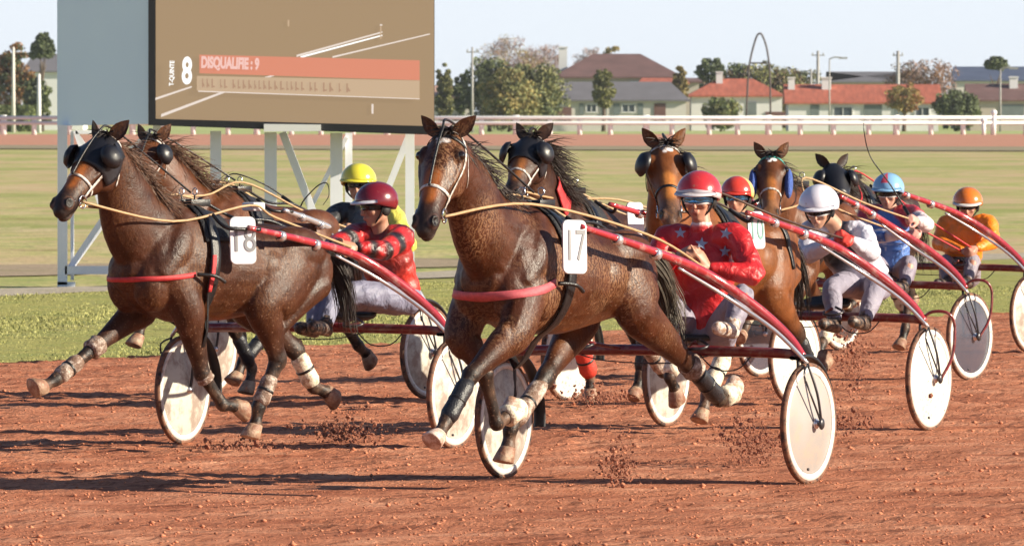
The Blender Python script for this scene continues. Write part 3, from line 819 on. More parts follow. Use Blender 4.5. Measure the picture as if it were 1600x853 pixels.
tree(1420, 1180, 60, 92, 'bare rusty tree behind the bungalow', 'pink', bare=.5, low=.2, mix='brown')
tree(1455, 1160, 70, 86, 'reddish bare tree left of the dark hall roof', 'pink', bare=.5, low=.2, mix='rust')
tree(1412, 1075, 44, 128, 'small yellow tree in front of the bungalow roof', 'yellow', bare=.4, low=.35, mix='rust', dens=.7)
tree(1494, 1078, 56, 138, 'round dark green bush right of the bungalow', 'dark', low=0, mix='green', dens=1.4)
tree(1557, 1150, 28, 88, 'small umbrella pine over the brown red roof', 'dark', shape='umbrella', low=.7, dens=.5)
tree(1120, 1300, 200, 128, 'low distant hedge line behind the houses', 'brown', low=0, shape='box', dens=1.6, name='hedge')

def pole(px, Y, top_py, label, w=.22, arm=None, m=M_POLE, lamp=False):
    s = FPX / Y; X = (px - 800) / s; Ht = CAM_H + (HOR - top_py) / s
    root = empty('street_lamp' if lamp else 'utility_pole', (X, Y, 0)); tag(root, label, 'street lamp' if lamp else 'pole')
    mb = MB(); mb.tube([(0, 0, -.2), (0, 0, Ht)], [w, w * .6], n=8); mb.build('post', m, root)
    mb = MB()
    if lamp: mb.tube([(0, 0, Ht - .05), (.5, 0, Ht + .15), (1.3, 0, Ht + .1)], .07, n=6); mb.box((1.4, 0, Ht + .05), (.9, .3, .18)); mb.build('lamp_head', M_POLE, root, smooth=False)
    elif arm: mb.box((0, 0, Ht - .5), (arm, .12, .12)); [mb.tube([(x * arm / 2 * .8, 0, Ht - .45), (x * arm / 2 * .8, 0, Ht - .2)], .07, n=6) for x in (-1, 0, 1)]; mb.build('cross_arm', M_POLE, root, smooth=False)
    return root
pole(738, 1020, 74, 'thin pale pole in front of the dark bushy tree', w=.15, arm=1.2)
pole(1278, 1150, 80, 'dark pole behind the orange bungalow, left of the slim lamp', w=.25, arm=1.5)
pole(1296, 1060, 92, 'slim white street lamp in front of the bungalow chimney', w=.10, lamp=True)
pole(1403, 1140, 80, 'concrete pole behind the orange bungalow', w=.28, arm=1.2)
pole(1267, 1200, 108, 'short pole above the tree belt', w=.2, arm=1)
pole(1563, 1060, 108, 'slim street lamp before the brown red roof at the right', w=.12, lamp=True)
pole(21, 1020, 74, 'pale pole in front of the autumn tree at the left edge', w=.22, m=M_WALLP)
pole(61, 1010, 116, 'white post beside the big screen leg at the left', w=.25, m=M_WALLW)

# steel arch
def arch():
    Y = 1075; s = FPX / Y; P = [(1166, 182), (1169, 120), (1172, 95), (1178, 70), (1183, 56), (1187, 53), (1191, 56), (1197, 72), (1201, 95), (1203, 120), (1204, 182)]
    X0 = (1185 - 800) / s
    pts = [A((x - 1185) / s, 0, CAM_H + (HOR - y) / s) for x, y in P]
    root = empty('steel_arch', (X0, Y, 0)); tag(root, 'tall pointed steel arch standing before the orange roofed house', 'arch')
    mb = MB(); mb.tube(pts, .10, n=6, res=4); mb.build('arch_frame', M_RUST, root)
    mb = MB(); zz = CAM_H + (HOR - 99) / s; mb.bar(((1172 - 1185) / s, 0, zz), ((1202 - 1185) / s, 0, zz), .16); mb.build('cross_bar', M_RUST, root, smooth=False)
arch()
# two white marker posts and a yellow one behind the fence
for (px, m_, lab) in ((1553, M_RAIL, 'white marker post standing at the fence on the far right'), (1537, M_RAIL, 'low white marker post left of the taller one by the far fence')):
    Y = 920; s = FPX / Y; r_ = empty('marker_post', ((px - 800) / s, Y, 0)); tag(r_, lab, 'post')
    mb = MB(); mb.tube([(0, 0, 0), (0, 0, 1.9 if px > 1540 else 1.2)], .18, n=10); mb.build('post', m_, r_); mb = MB(); mb.ball((0, 0, 2.0 if px > 1540 else 1.3), .28); mb.build('post_cap', m_, r_)

# ------------------------------------------------------------------ giant screen
M_STEEL = mat('galvanised white paint', (.80, .82, .88), .45, .06, 2, metal=0.0)
M_FRAMEK = mat('black screen frame', (.018, .018, .022), .5, .1, 2)
M_PANEL = mat('sky tinted white trailer panel', (.72, .86, 1.0), .5, .03, 1)  # skylight blue of the shaded white panel is mixed into its colour
M_SCR = emit_mat('screen image tan', (.48, .33, .19), .38)
M_SCRW = emit_mat('screen image white', (.88, .76, .68), .47)
M_SCRWW = emit_mat('screen image bright white', (1, 1, .98), .6)
M_SCRR = emit_mat('screen image red bar', (.74, .27, .17), .47)
M_SCRR2 = emit_mat('screen image pale letters', (.92, .58, .52), .47)
M_SCRG = emit_mat('screen image grey bar', (.60, .43, .28), .47)
M_SCRT = emit_mat('screen image grey letters', (.45, .28, .18), .47)
def screen():
    Y = 126.0; s = FPX / Y
    xw = lambda px: (px - 800) / s
    zw = lambda py: CAM_H + (HOR - py) / s
    X0 = xw(236)
    root = empty('video_screen', (X0, Y, 0)); tag(root, 'giant video screen on white steel legs beside the track', 'video screen')
    x = lambda px: xw(px) - X0
    top = zw(-130)
    # housing: side panel (left) runs back at an angle, front carries the screen
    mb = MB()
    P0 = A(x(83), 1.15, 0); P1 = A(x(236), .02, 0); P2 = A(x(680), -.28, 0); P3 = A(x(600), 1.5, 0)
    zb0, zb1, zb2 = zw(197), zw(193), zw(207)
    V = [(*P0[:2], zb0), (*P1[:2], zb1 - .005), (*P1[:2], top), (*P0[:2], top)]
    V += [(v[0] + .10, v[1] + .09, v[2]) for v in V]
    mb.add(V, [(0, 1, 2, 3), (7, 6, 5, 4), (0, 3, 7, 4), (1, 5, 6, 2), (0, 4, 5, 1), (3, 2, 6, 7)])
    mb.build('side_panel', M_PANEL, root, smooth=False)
    # black frame
    fr = MB()
    def quad(px, py, d=0.0):
        t = (px - 236) / (680 - 236); return A(x(px), lerp(.02, -.28, t) - d, zw(py))
    def slab(mbx, c4, d0, d1, mi=0):
        a = [quad(px, py, d1) for px, py in c4]; b = [quad(px, py, d0) for px, py in c4]
        mbx.add(a + b, [(0, 1, 2, 3), (7, 6, 5, 4), (0, 4, 5, 1), (1, 5, 6, 2), (2, 6, 7, 3), (3, 7, 4, 0)], mi)
    slab(fr, [(232, 196), (679, 211), (679, -130), (232, -130)], -.35, .0)
    slab(fr, [(232, 196), (243, 196), (243, -130), (232, -130)], 0.001, .06)
    slab(fr, [(243, 186), (679, 197.5), (679, 210), (243, 196)][::1], 0.001, .06)
    fr.build('screen_frame', M_FRAMEK, root, smooth=False)
    sc = MB(); slab(sc, [(243.5, 188), (678.5, 198.5), (678.5, -130), (243.5, -130)], .004, .03); scr = sc.build('display', M_SCR, root, smooth=False)
    def patch(c4, m, d, name):
        q = MB(); slab(q, c4, d, d + .003); return q.build(name, m, scr, smooth=False)
    sh = lambda px: (px - 243) * .024      # the picture rows fall slightly to the right
    def line(a, b, w, m, d=.036, name='picture_line'):
        return patch([(a[0], a[1] + w), (b[0], b[1] + w * .7), (b[0], b[1] - w * .7), (a[0], a[1] - w)], m, d, name)
    line((252, 181), (372, 136), 2.3, M_SCRW); line((372, 136), (500, 95), 1.6, M_SCRW)
    line((243, 155), (300, 136), 1.8, M_SCRW)
    line((464, 88), (598, 51), 1.6, M_SCRW); line((470, 90), (598, 56), 1.5, M_SCRWW); line((520, 90), (672, 54), 1.3, M_SCRW)
    line((594, 40), (598, 40), 1.2, M_SCRW, name='picture_mark'); patch([(594.5, 62), (596.5, 62), (596.5, 42), (594.5, 42)], M_SCRG, .037, 'picture_mark'); patch([(581, 178), (584, 178), (584, 163), (581, 163)], M_SCRW, .036, 'picture_mark'); patch([(450, 42), (452.5, 42), (452.5, 32), (450, 32)], M_SCRG, .036, 'picture_mark')
    patch([(312, 115), (656, 126), (656, 95), (312, 86)], M_SCRR, .042, 'title_bar')
    patch([(308, 142), (656, 156), (656, 126.5), (308, 119)], M_SCRG, .042, 'name_bar')
    line((310, 143), (656, 155), .8, M_SCRW, .046); 
    rs = random.Random(3); px = 316
    while px < 548:     # letters too blurred to read in the picture
        w = rs.uniform(4, 8); o = (px - 312) * .034
        h0 = 137 + o
        patch([(px, h0), (px + w * .35, h0), (px + w * .35, h0 - 14), (px, h0 - 14)], M_SCRT, .047, 'blurred_letter')
        patch([(px, h0 - rs.choice((0, 6, 12))), (px + w * .8, h0 - 1), (px + w * .8, h0 - 3.5), (px, h0 - 3)], M_SCRT, .048, 'blurred_letter')
        px += w + rs.choice((2.2, 2.2, 7))
    def text(t, px, py, hpx, m, wfac=1.0, rot=0, weight=0.0, d=.052, slope=.034):
        o = digit_mesh(t, hpx / s / .72, m, 'lettering', .001, weight); o.parent = scr
        c = quad(px, py, d)
        o.matrix_local = Matrix.Translation(c) @ Matrix.Rotation(-R(5.0), 4, 'Z') @ Matrix.Rotation(R(90), 4, 'X') @ Matrix.Rotation(-slope + rot, 4, 'Z') @ Matrix.Diagonal((wfac, 1, 1, 1))
        return o
    text('DISQUALIFIE : 9', 360, 100, 17, M_SCRR2, .56, 0, .010)
    text('8', 292.5, 113, 41, M_SCRWW, .56, 0, .014, slope=.02)
    text('T-QUINTE', 269, 115, 7, M_SCRWW, .88, math.pi / 2, .002)
    # white beam and lettered plate under the frame
    q = MB(); q.add([tuple(quad(413, 206, .10)), tuple(quad(502, 205, .10)), tuple(quad(502, 195, .10)), tuple(quad(413, 194, .10)), tuple(quad(413, 206, .065)), tuple(quad(502, 205, .065)), tuple(quad(502, 195, .065)), tuple(quad(413, 194, .065))],
                    [(0, 1, 2, 3), (7, 6, 5, 4), (0, 4, 5, 1), (1, 5, 6, 2), (2, 6, 7, 3), (3, 7, 4, 0)]); q.build('lower_sign', M_RAIL, root, smooth=False)
    # legs and braces
    def leg(px0, py0, px1, py1, wpx, dy=0.0, nm='leg'):
        mb = MB(); a = A(x(px0), dy, zw(py0)); b = A(x(px1), dy, zw(py1)); mb.bar(a, b, wpx / s, .10, up=(0, 1, 0)); mb.build(nm, M_STEEL, root, smooth=False)
    zb = 447
    leg(92, 196, 92, zb, 15, 1.0); leg(106, 205, 106, 440, 5, 1.25)
    leg(336, 205, 336, 470, 17, .3); leg(422, 207, 422, 480, 19, .3); leg(525, 208, 525, 485, 19, .3); leg(543, 208, 543, 470, 11, .9); leg(640, 208, 640, 500, 14, .3); leg(243, 196, 243, 455, 12, .5)
    leg(98, 428, 243, 215, 9, 1.1, 'brace'); leg(108, 418, 243, 232, 5, 1.35, 'brace'); leg(112, 210, 184, 424, 7, 1.4, 'brace'); leg(440, 207, 525, 430, 12, .5, 'brace'); leg(430, 430, 540, 215, 7, .8, 'brace'); leg(640, 208, 548, 440, 10, .5, 'brace')
    leg(96, 424, 262, 424, 13, 1.0, 'foot_beam'); leg(84, 447, 112, 447, 9, 1.0, 'foot_plate')
    leg(112, 207, 160, 207, 6, 1.2, 'brace'); leg(110, 205, 134, 240, 6, 1.2, 'brace'); leg(232, 203, 200, 235, 7, .9, 'brace')
    leg(330, 480, 640, 490, 10, .4, 'foot_beam')
screen()
# ------------------------------------------------------------------ horse materials
M_HOOF = mat('hoof horn', (.36, .25, .17), .6, .3, 20, .3, dirt=(.22, .10, .06), dirt_amt=.2, dscale=14)
M_HOOFP = mat('pale bell boot', (.62, .50, .44), .55, .15, 20, .2, dirt=(.35, .2, .14), dirt_amt=.2, dscale=18)
M_EYE = mat('eye', (.012, .006, .004), .06, 0, spec=.8)
M_EYEW = mat('eyelid', (.03, .015, .01), .4, 0)
M_HAIR_D = mat('dark mane hair', (.025, .014, .010), .45, .4, 25)
M_HAIR_B = mat('brown mane hair', (.11, .055, .032), .45, .4, 25)
M_HAIR_G = mat('dusty tail hair', (.105, .082, .058), .5, .4, 25)
M_LEATHER = mat('black leather', (.012, .011, .012), .32, .3, 30, .2, 200)
M_PAD = mat('black saddle cloth', (.012, .012, .014), .65, .3, 12, .5, 60)
M_WSTRAP = mat('pale grey strap', (.62, .60, .58), .45, .1, 40, dirt=(.2, .14, .1), dirt_amt=.18, dscale=40)
M_REDSTRAP = mat('red webbing', (.50, .03, .035), .5, .15, 40, .3, 300)
M_PINKSTRAP = mat('faded red webbing', (.55, .10, .12), .5, .15, 40, .3, 300)
M_REIN = mat('tan rein', (.42, .27, .14), .5, .15, 30, .2, 150)
M_DREIN = mat('dark rein', (.06, .03, .02), .4, .3, 30)
M_METAL = mat('steel bit', (.6, .6, .62), .22, .05, 10, metal=1.0)
M_PLATE = mat('white number cloth', (.66, .66, .70), .5, .03, 6)
M_DIGIT = mat('grey digit print', (.24, .24, .25), .5, .05, 6)
M_DIGITB = mat('dark digit print', (.10, .25, .22), .5, .05, 6)
M_BOOTW = mat('off white leg boot', (.50, .42, .36), .6, .2, 25, .5, 90, dirt=(.16, .09, .06), dirt_amt=.24, dscale=22)
M_BOOTC = mat('cream leg boot', (.72, .66, .52), .55, .12, 25, .3, 90, dirt=(.30, .17, .10), dirt_amt=.14, dscale=22)
M_BOOTK = mat('black leg boot', (.016, .016, .02), .4, .3, 25, .3, 90)
M_BOOTR = mat('red leg boot', (.60, .05, .03), .5, .12, 25, .3, 90)
M_BLINK = mat('black blinker', (.008, .008, .012), .42, .1, 10)
M_BLUEH = mat('blue fleece cheek pad', (.05, .10, .34), .9, .2, 40, .8, 90)
M_TEAL = mat('teal browband', (.05, .35, .30), .5, .1, 20)

def hcol(c, k): return tuple(x * k for x in c)

FRONT_DEF = [(0.42, 0.17, 0.93), (0.80, 0.14, 0.70), (1.02, 0.13, 0.48), (1.14, 0.13, 0.38)]
POSE = {  # body, extended fore, folded fore, reaching hind, trailing hind (y is the sign-less lateral)
    'ext': [(.42, .18, .93), (.78, .14, .70), (1.00, .13, .47), (1.13, .13, .37)],
    'fold': [(.40, .18, .92), (.66, .15, .62), (.42, .14, .42), (.27, .14, .50)],
    'reach': [(-.28, .20, .95), (-.42, .16, .54), (-.08, .14, .30), (.03, .14, .12)],
    'trail': [(-.44, .20, .93), (-.86, .16, .66), (-1.12, .14, .36), (-1.26, .14, .44)],
    'plant': [(.40, .18, .93), (.42, .15, .52), (.36, .14, .21), (.46, .14, .04)],
    'hplant': [(-.38, .20, .94), (-.66, .16, .55), (-.62, .14, .22), (-.52, .14, .04)],
}
def pose(kind, s): return [(p[0], p[1] * s, p[2]) for p in POSE[kind]]

class Horse: pass

def make_horse(label, group, fr, base, dark, legs, poll, head_dir, voxel=.012, mat_coat=None, head_tilt=0.0, head_up=None,
               star=False, hscale=1.0, hooves=None, hair=None, muzzle=(.02, .013, .012), face=None, hz=0.0, ear_splay=.35, neck_bow=0.0, ears=(1, 1)):
    """fr: Frame; legs: dict LF,RF,LH,RH -> 4 joints; poll: local point; head_dir: local unit vector poll->muzzle"""
    H = Horse(); H.fr = fr
    root = empty('horse', fr.o, fr.rz); tag(root, label, 'horse', group)
    S = Soup(); B = base; D = dark; M2 = tuple(lerp(base, dark, .5))
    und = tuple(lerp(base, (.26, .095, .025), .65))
    Z = hz
    # trunk
    X = [.70, .61, .48, .34, .15, -.06, -.26, -.44, -.60, -.74, -.86]
    ZC = [1.16, 1.16, 1.185, 1.20, 1.18, 1.155, 1.155, 1.165, 1.165, 1.14, 1.10]
    RW = [.15, .235, .26, .265, .275, .28, .27, .265, .26, .22, .14]
    RH = [.14, .25, .34, .375, .35, .325, .295, .275, .255, .215, .15]
    S.tube([(x, 0, z + Z) for x, z in zip(X, ZC)], RW, RH, col=B, n=26, sub=3)
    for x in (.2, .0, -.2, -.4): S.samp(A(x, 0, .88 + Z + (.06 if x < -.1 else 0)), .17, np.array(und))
    S.ball((.36, 0, 1.53 + Z), (.20, .055, .075), col=M2)
    for x, z in ((.2, 1.50), (.0, 1.45), (-.2, 1.42), (-.4, 1.41), (-.6, 1.38)): S.samp(A(x, 0, z + Z), .12, np.array(lerp(base, dark, .45)))
    S.ball((-.46, 0, 1.375 + Z), (.22, .13, .06), col=B)
    # head frame
    hd = unit(head_dir); side = unit(np.cross(A(0, 0, 1), hd))
    up = unit(np.cross(hd, side))          # forehead normal
    if head_tilt:
        c, s_ = math.cos(head_tilt), math.sin(head_tilt)
        side, up = side * c + up * s_, up * c - side * s_
    # 'side' points to the animal's left when hd is forward
    poll = A(*poll); L = .60 * hscale
    hp = lambda t, s, n: poll + hd * t * L + side * s * hscale + up * n * hscale
    H.hp = hp; H.hd = hd; H.side = side; H.up = up; H.L = L
    # neck
    nb = A(.42, 0, 1.24 + Z); top = hp(.10, 0, -.05)
    m1 = lerp(nb, top, .34) + A(.05, 0, -.02); m2 = lerp(nb, top, .70) + A(.03 + neck_bow, 0, .03)
    fwd = unit(top - nb)
    S.tube([nb + A(-.08, 0, 0), m1, m2, top], [.195, .148, .106, .086], [.33, .25, .182, .14], col=[B, B, B, B], sub=5, n=24)
    # crest and windpipe, jugular groove
    bk = unit(np.cross(fwd, A(0, 1, 0)))    # roughly backwards-up? fix sign
    if bk[0] > 0: bk = -bk
    S.tube([A(.25, 0, 1.52 + Z), m1 + bk * .19, m2 + bk * .13, hp(.0, 0, -.02)], [.05, .042, .038, .04], col=D, n=10)
    for s in (-1, 1):
        S.tube([A(.52, .10 * s, 1.10 + Z), m1 - bk * .12 + A(0, .06 * s, 0), m2 - bk * .085 + A(0, .045 * s, 0), hp(.2, .045 * s, -.10)], [.075, .06, .045, .035], col=B, n=12)
        S.tube([A(.36, .10 * s, 1.42 + Z), m1 + bk * .05 + A(0, .085 * s, 0), m2 + bk * .03 + A(0, .06 * s, 0)], [.08, .062, .04], col=B, n=12)
    # shoulders, chest, haunches
    for s in (-1, 1):
        S.tube([(.28, .11 * s, 1.47 + Z), (.42, .185 * s, 1.30 + Z), (.57, .175 * s, 1.12 + Z)], [.06, .085, .09], [.11, .12, .10], col=B, n=16)
        S.ball((.36, .185 * s, 1.08 + Z), (.14, .085, .16), col=B)
        S.ball((.58, .125 * s, 1.08 + Z), (.145, .115, .19), col=B)
        S.ball((-.56, .145 * s, 1.26 + Z), (.26, .125, .165), col=B)
        S.ball((-.74, .125 * s, 1.14 + Z), (.15, .10, .19), col=B)
        S.ball((-.30, .20 * s, 1.15 + Z), (.14, .09, .14), col=B)
    # head
    T = [0, .12, .27, .42, .58, .74, .88, .985]
    F_ = [.075, .098, .105, .098, .084, .072, .072, .045]
    Bk = [.080, .120, .150, .135, .085, .062, .066, .040]
    W = [.070, .100, .112, .095, .075, .061, .064, .044]
    S.tube([hp(t, 0, (f - b) / 2) for t, f, b in zip(T, F_, Bk)], [w * hscale for w in W], [(f + b) / 2 * hscale for f, b in zip(F_, Bk)], side=side,
           col=[M2, B, B, B, B, lerp(B, muzzle, .35), muzzle, muzzle], sub=4, n=20, cap=.45)
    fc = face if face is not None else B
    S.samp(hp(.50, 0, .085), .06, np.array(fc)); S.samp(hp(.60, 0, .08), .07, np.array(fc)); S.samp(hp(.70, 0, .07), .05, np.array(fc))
    ax = np.array([hd, side, up])
    for s in (-1, 1):
        S.ball(hp(.30, .058 * s, -.080), (.11 * hscale, .048 * hscale, .08 * hscale), ax=ax, col=B)      # jowl
        S.ball(hp(.23, .088 * s, .045), (.055 * hscale, .030 * hscale, .036 * hscale), ax=ax, col=B)      # brow
        S.tube([hp(.30, .100 * s, .02), hp(.42, .090 * s, .015), hp(.55, .072 * s, .01)], [.018 * hscale, .014 * hscale, .010 * hscale], side=side, col=B, n=8)   # cheek ridge
        S.ball(hp(.915, .048 * s, .030), (.042 * hscale, .024 * hscale, .032 * hscale), ax=ax, col=muzzle)   # nostril wing
    S.ball(hp(.93, 0, -.045), (.055 * hscale, .040 * hscale, .026 * hscale), ax=ax, col=lerp(muzzle, (.35, .25, .2), .35))      # lower lip
    S.ball(hp(.99, 0, .0), (.030 * hscale, .040 * hscale, .040 * hscale), ax=ax, col=muzzle)
    # legs
    hoofmb = MB(); H.legs = {}
    for k, J in legs.items():
        s = 1 if k[0] == 'L' else -1
        J = [A(*p) for p in J]; H.legs[k] = J
        if k[1] == 'F':
            e, kn, ft, tip = J
            top0 = A(.47, .165 * s, 1.13 + Z)
            pd = unit(tip - ft); cor = ft + pd * .105
            S.tube([top0, e, lerp(e, kn, .35), lerp(e, kn, .85), kn, lerp(kn, ft, .16), lerp(kn, ft, .55), lerp(kn, ft, .9)],
                   [.115, .100, .080, .052, .055, .042, .032, .036], [.14, .12, .092, .055, .058, .047, .040, .042],
                   col=[B, B, B, lerp(B, D, .6), D, D, D, D], n=14, sub=4)
            S.tube([lerp(kn, ft, .85), ft, lerp(ft, cor, .55), cor], [.035, .043, .034, .043], [.040, .047, .036, .047], col=D, n=14, sub=3)
            S.ball(lerp(e, kn, .22) + A(.035, .02 * s, 0), (.07, .05, .10), col=B)
        else:
            st, hk, ft, tip = J
            hip = A(-.54, .15 * s, 1.19 + Z)
            pd = unit(tip - ft); cor = ft + pd * .115
            S.tube([hip, lerp(hip, st, .6), st, lerp(st, hk, .45), lerp(st, hk, .86)],
                   [.130, .130, .108, .078, .048], [.23, .205, .145, .098, .062], col=[B, B, B, B, lerp(B, D, .35)], n=18, sub=4)
            back = A(-.085, 0, .035)
            S.tube([lerp(st, hk, .8), hk, lerp(hk, ft, .16), lerp(hk, ft, .5), lerp(hk, ft, .9)], [.048, .053, .044, .034, .039], [.062, .068, .054, .044, .046],
                   col=[lerp(B, D, .5), D, D, D, D], n=14, sub=4)
            pt = hk + unit(hk - ft) * .05 + unit(lerp(st, hk, .5) - st + A(-.8, 0, 0) * .3) * .02
            S.ball(hk + unit(A(-1, 0, .2)) * .035, (.035, .026, .045), col=D)
            # hamstring and Achilles tendon
            S.tube([A(-.78, .13 * s, 1.06 + Z), lerp(A(-.74, .15 * s, .98 + Z), st, .25), lerp(st, hk, .62) + A(-.055, 0, .02), hk + A(-.045, 0, .05)], [.10, .075, .022, .018], [.10, .09, .026, .022], col=[B, B, lerp(B, D, .4), D], n=12, sub=4)
            S.tube([lerp(hk, ft, .85), ft, lerp(ft, cor, .55), cor], [.038, .046, .036, .045], [.042, .050, .038, .049], col=D, n=14, sub=3)
        # hoof: flat-bottomed, longer toe
        hv = pd; sd = unit(A(0, 1, 0) - hv * hv[1]); toe = unit(np.cross(sd, hv))
        if toe @ A(1, 0, -.2) < 0 and k[1] == 'F': toe = -toe
        if k[1] == 'H' and toe @ A(1, 0, 0) < 0: toe = -toe
        n = 18; VV = []
        for (hh, r_, sh) in ((-.01, .038, 0), (.0, .046, 0), (.035, .054, .012), (.085, .063, .028), (.09, .056, .028)):
            for j in range(n):
                a = 2 * math.pi * j / n
                VV.append(cor + hv * hh + sd * math.cos(a) * r_ * .95 + toe * (math.sin(a) * r_ * 1.08 + sh))
        Fq = [(i * n + j, i * n + (j + 1) % n, (i + 1) * n + (j + 1) % n, (i + 1) * n + j) for i in range(4) for j in range(n)]
        Fq.append(tuple(range(4 * n, 5 * n)))
        hk_ = (hooves or {}).get(k, 1)
        hoofmb.add(VV, Fq, hk_)
    eyes = MB()
    for s in (-1, 1):
        eyes.ball(hp(.245, .104 * s, .052), .024 * hscale, 12, mi=3)
        # ear: cupped leaf
        b = hp(.01, .050 * s, .055); tipd = unit(-hd * .74 + up * .26 + side * s * ear_splay)
        if ears[0 if s > 0 else 1] == 0: tipd = unit(-hd * .9 - up * .3 + side * s * .5)
        Lr = .132 * hscale; opn = unit(up * .55 + side * s * .75 + hd * .3); opn = unit(opn - tipd * (opn @ tipd)); wv = np.cross(tipd, opn)
        prof = [(-.12, .026), (.05, .034), (.25, .042), (.5, .040), (.75, .025), (.92, .010), (1.0, .002)]
        VV = []; n = 14
        for (q, w) in prof:
            c = b + tipd * q * Lr + opn * (.012 * math.sin(q * 3)) 
            for j in range(n):
                a = 2 * math.pi * j / n
                oo = math.sin(a); dpt = w * (.75 if oo < 0 else -.22)     # concave front
                VV.append(c + wv * math.cos(a) * w * hscale + opn * (oo * (w * .6 if oo < 0 else -w * .25)) * hscale)
        Fq = [(i * n + j, i * n + (j + 1) % n, (i + 1) * n + (j + 1) % n, (i + 1) * n + j) for i in range(len(prof) - 1) for j in range(n)]
        eyes.add(VV, Fq, 4)
    def paint(co, c):
        rel = co - poll
        t = rel @ hd / L; sx = rel @ side / hscale; nz = rel @ up / hscale
        # nostril holes
        for s in (-1, 1):
            d = np.linalg.norm(co - hp(.925, .058 * s, .040), axis=1)
            w = np.clip(1 - abs(d - .036 * hscale) / (.008 * hscale), 0, 1)[:, None] * .5; c = c * (1 - w) + np.array([.20, .12, .10]) * w
            w = np.clip((1 - d / (.032 * hscale)) * 3, 0, 1)[:, None]; c = c * (1 - w) + np.array([.006, .003, .003]) * w
            d = np.linalg.norm(co - hp(.245, .104 * s, .052), axis=1)
            w = np.clip((1 - d / (.042 * hscale)) * 2, 0, 1)[:, None]; c = c * (1 - w) + np.array([.015, .01, .008]) * w
        hl = (t > .05) & (t < 1.05) & (abs(sx) < .15)
        # mouth line
        m = hl & (t > .80) & (abs(nz + .030) < .006) & (abs(sx) > .02); c[m] *= .3
        if star:
            for (tt, ss, r_) in ((.12, .022, .018), (.10, -.022, .013), (.16, -.008, .010)):
                d = np.linalg.norm(co - hp(tt, ss, .095), axis=1); w = np.clip((1 - d / (r_ * 1.6 * hscale)) * 3, 0, 1)[:, None]
                c = c * (1 - w) + np.array([.75, .72, .72]) * w
        return c
    def deform(co):
        for s in (-1, 1):
            ctr = hp(.925, .074 * s, .042); d = np.linalg.norm(co - ctr, axis=1)
            w = np.clip(1 - d / (.028 * hscale), 0, 1) ** .8
            co = co - (side * s)[None] * (w * .020 * hscale)[:, None]
            # mouth crease
            rel = co - poll; t = rel @ hd / L; nz = rel @ up / hscale; sx = rel @ side / hscale
            w = np.clip(1 - abs(nz + .030) / .010, 0, 1) * (t > .78) * (t < 1.08) * (abs(sx) < .08) * (sx * s > 0)
            co = co - (side * s)[None] * (w * .008)[:, None]
            # hollow above the eye, cheek hollow
            for (tt, ss, nn, r_, am) in ((.20, .085, .060, .03, -.008), (.52, .07, -.03, .05, -.010), (.62, .058, .035, .06, -.006)):
                d = np.linalg.norm(co - hp(tt, ss * s, nn), axis=1); w = np.clip(1 - d / (r_ * hscale), 0, 1) ** 1
                co = co + (side * s)[None] * (w * am * hscale)[:, None]
        return co
    mc = mat_coat or M_COAT
    body = S.build('body', voxel, 4, mats=[mc, M_HOOF, M_HOOFP, M_EYE, mc], parent=root, paint=paint, deform=deform)
    H.bvh = bvh_of(body)
    append_mesh(body, hoofmb, col=(.1, .06, .04)); append_mesh(body, eyes, col=tuple(lerp(D, B, .5)))
    H.root = root; H.body = body; H.Z = Z
    H.m1, H.m2, H.bk = m1, m2, bk
    return H

def strands(name, parent, roots, dirs, lens, m, w=.006, droop=.5, curl=.05, seg=6):
    """hair: tapered ribbons with thickness"""
    mb = MB(); rnd = random.Random(len(roots))
    for p, d, l in zip(roots, dirs, lens):
        p = A(*p); d = unit(d); q = [p]; a = rnd.uniform(0, 6.28); cv = A(math.cos(a), math.sin(a), rnd.uniform(-.5, .5)) * curl
        for i in range(seg):
            d = unit(d + A(0, 0, -droop / seg) + cv * math.sin(i * 1.3 + a)); q.append(q[-1] + d * l / seg)
        k = len(q); ww = [w * (1 - .85 * (i / (k - 1)) ** 1.5) for i in range(k)]
        mb.tube(q, ww, n=3)
    return mb.build(name, m, parent)

def add_mane(H, m, back=(-.6, .0, .4), n=130, length=.22, side=0.0, frm=.15, to=1.0):
    """mane from withers to poll, blown along 'back'"""
    rnd = random.Random(n)
    C = [A(.30, 0, 1.56 + H.Z), H.m1 + H.bk * .235, H.m2 + H.bk * .165, H.hp(-.02, 0, .01)]
    P, _ = spline(C, np.ones(4) * .1, 12)
    R_, D_, L_ = [], [], []
    for i in range(int(n * 1.8)):
        u = rnd.uniform(frm, to); q = P[int(u * (len(P) - 1))]
        R_.append(q + A(rnd.uniform(-.02, .02), rnd.uniform(-.025, .025), -.025)); D_.append(A(*back) + A(rnd.gauss(0, .25), rnd.gauss(0, .25) + side, rnd.gauss(0, .25))); L_.append(length * rnd.uniform(.5, 1.2))
    return strands('mane', H.root, R_, D_, L_, m, w=.0048, droop=1.0, curl=.16)

def add_forelock(H, m, n=40, length=.13):
    rnd = random.Random(5)
    R_, D_, L_ = [], [], []
    for i in range(n):
        R_.append(H.hp(.0 + rnd.uniform(-.04, .03), rnd.uniform(-.03, .03), .065)); D_.append(H.hd * rnd.uniform(.0, .7) + H.side * rnd.gauss(0, .5) + H.up * .35); L_.append(length * rnd.uniform(.4, 1.1))
    return strands('forelock', H.root, R_, D_, L_, m, w=.006, droop=.3, curl=.15)

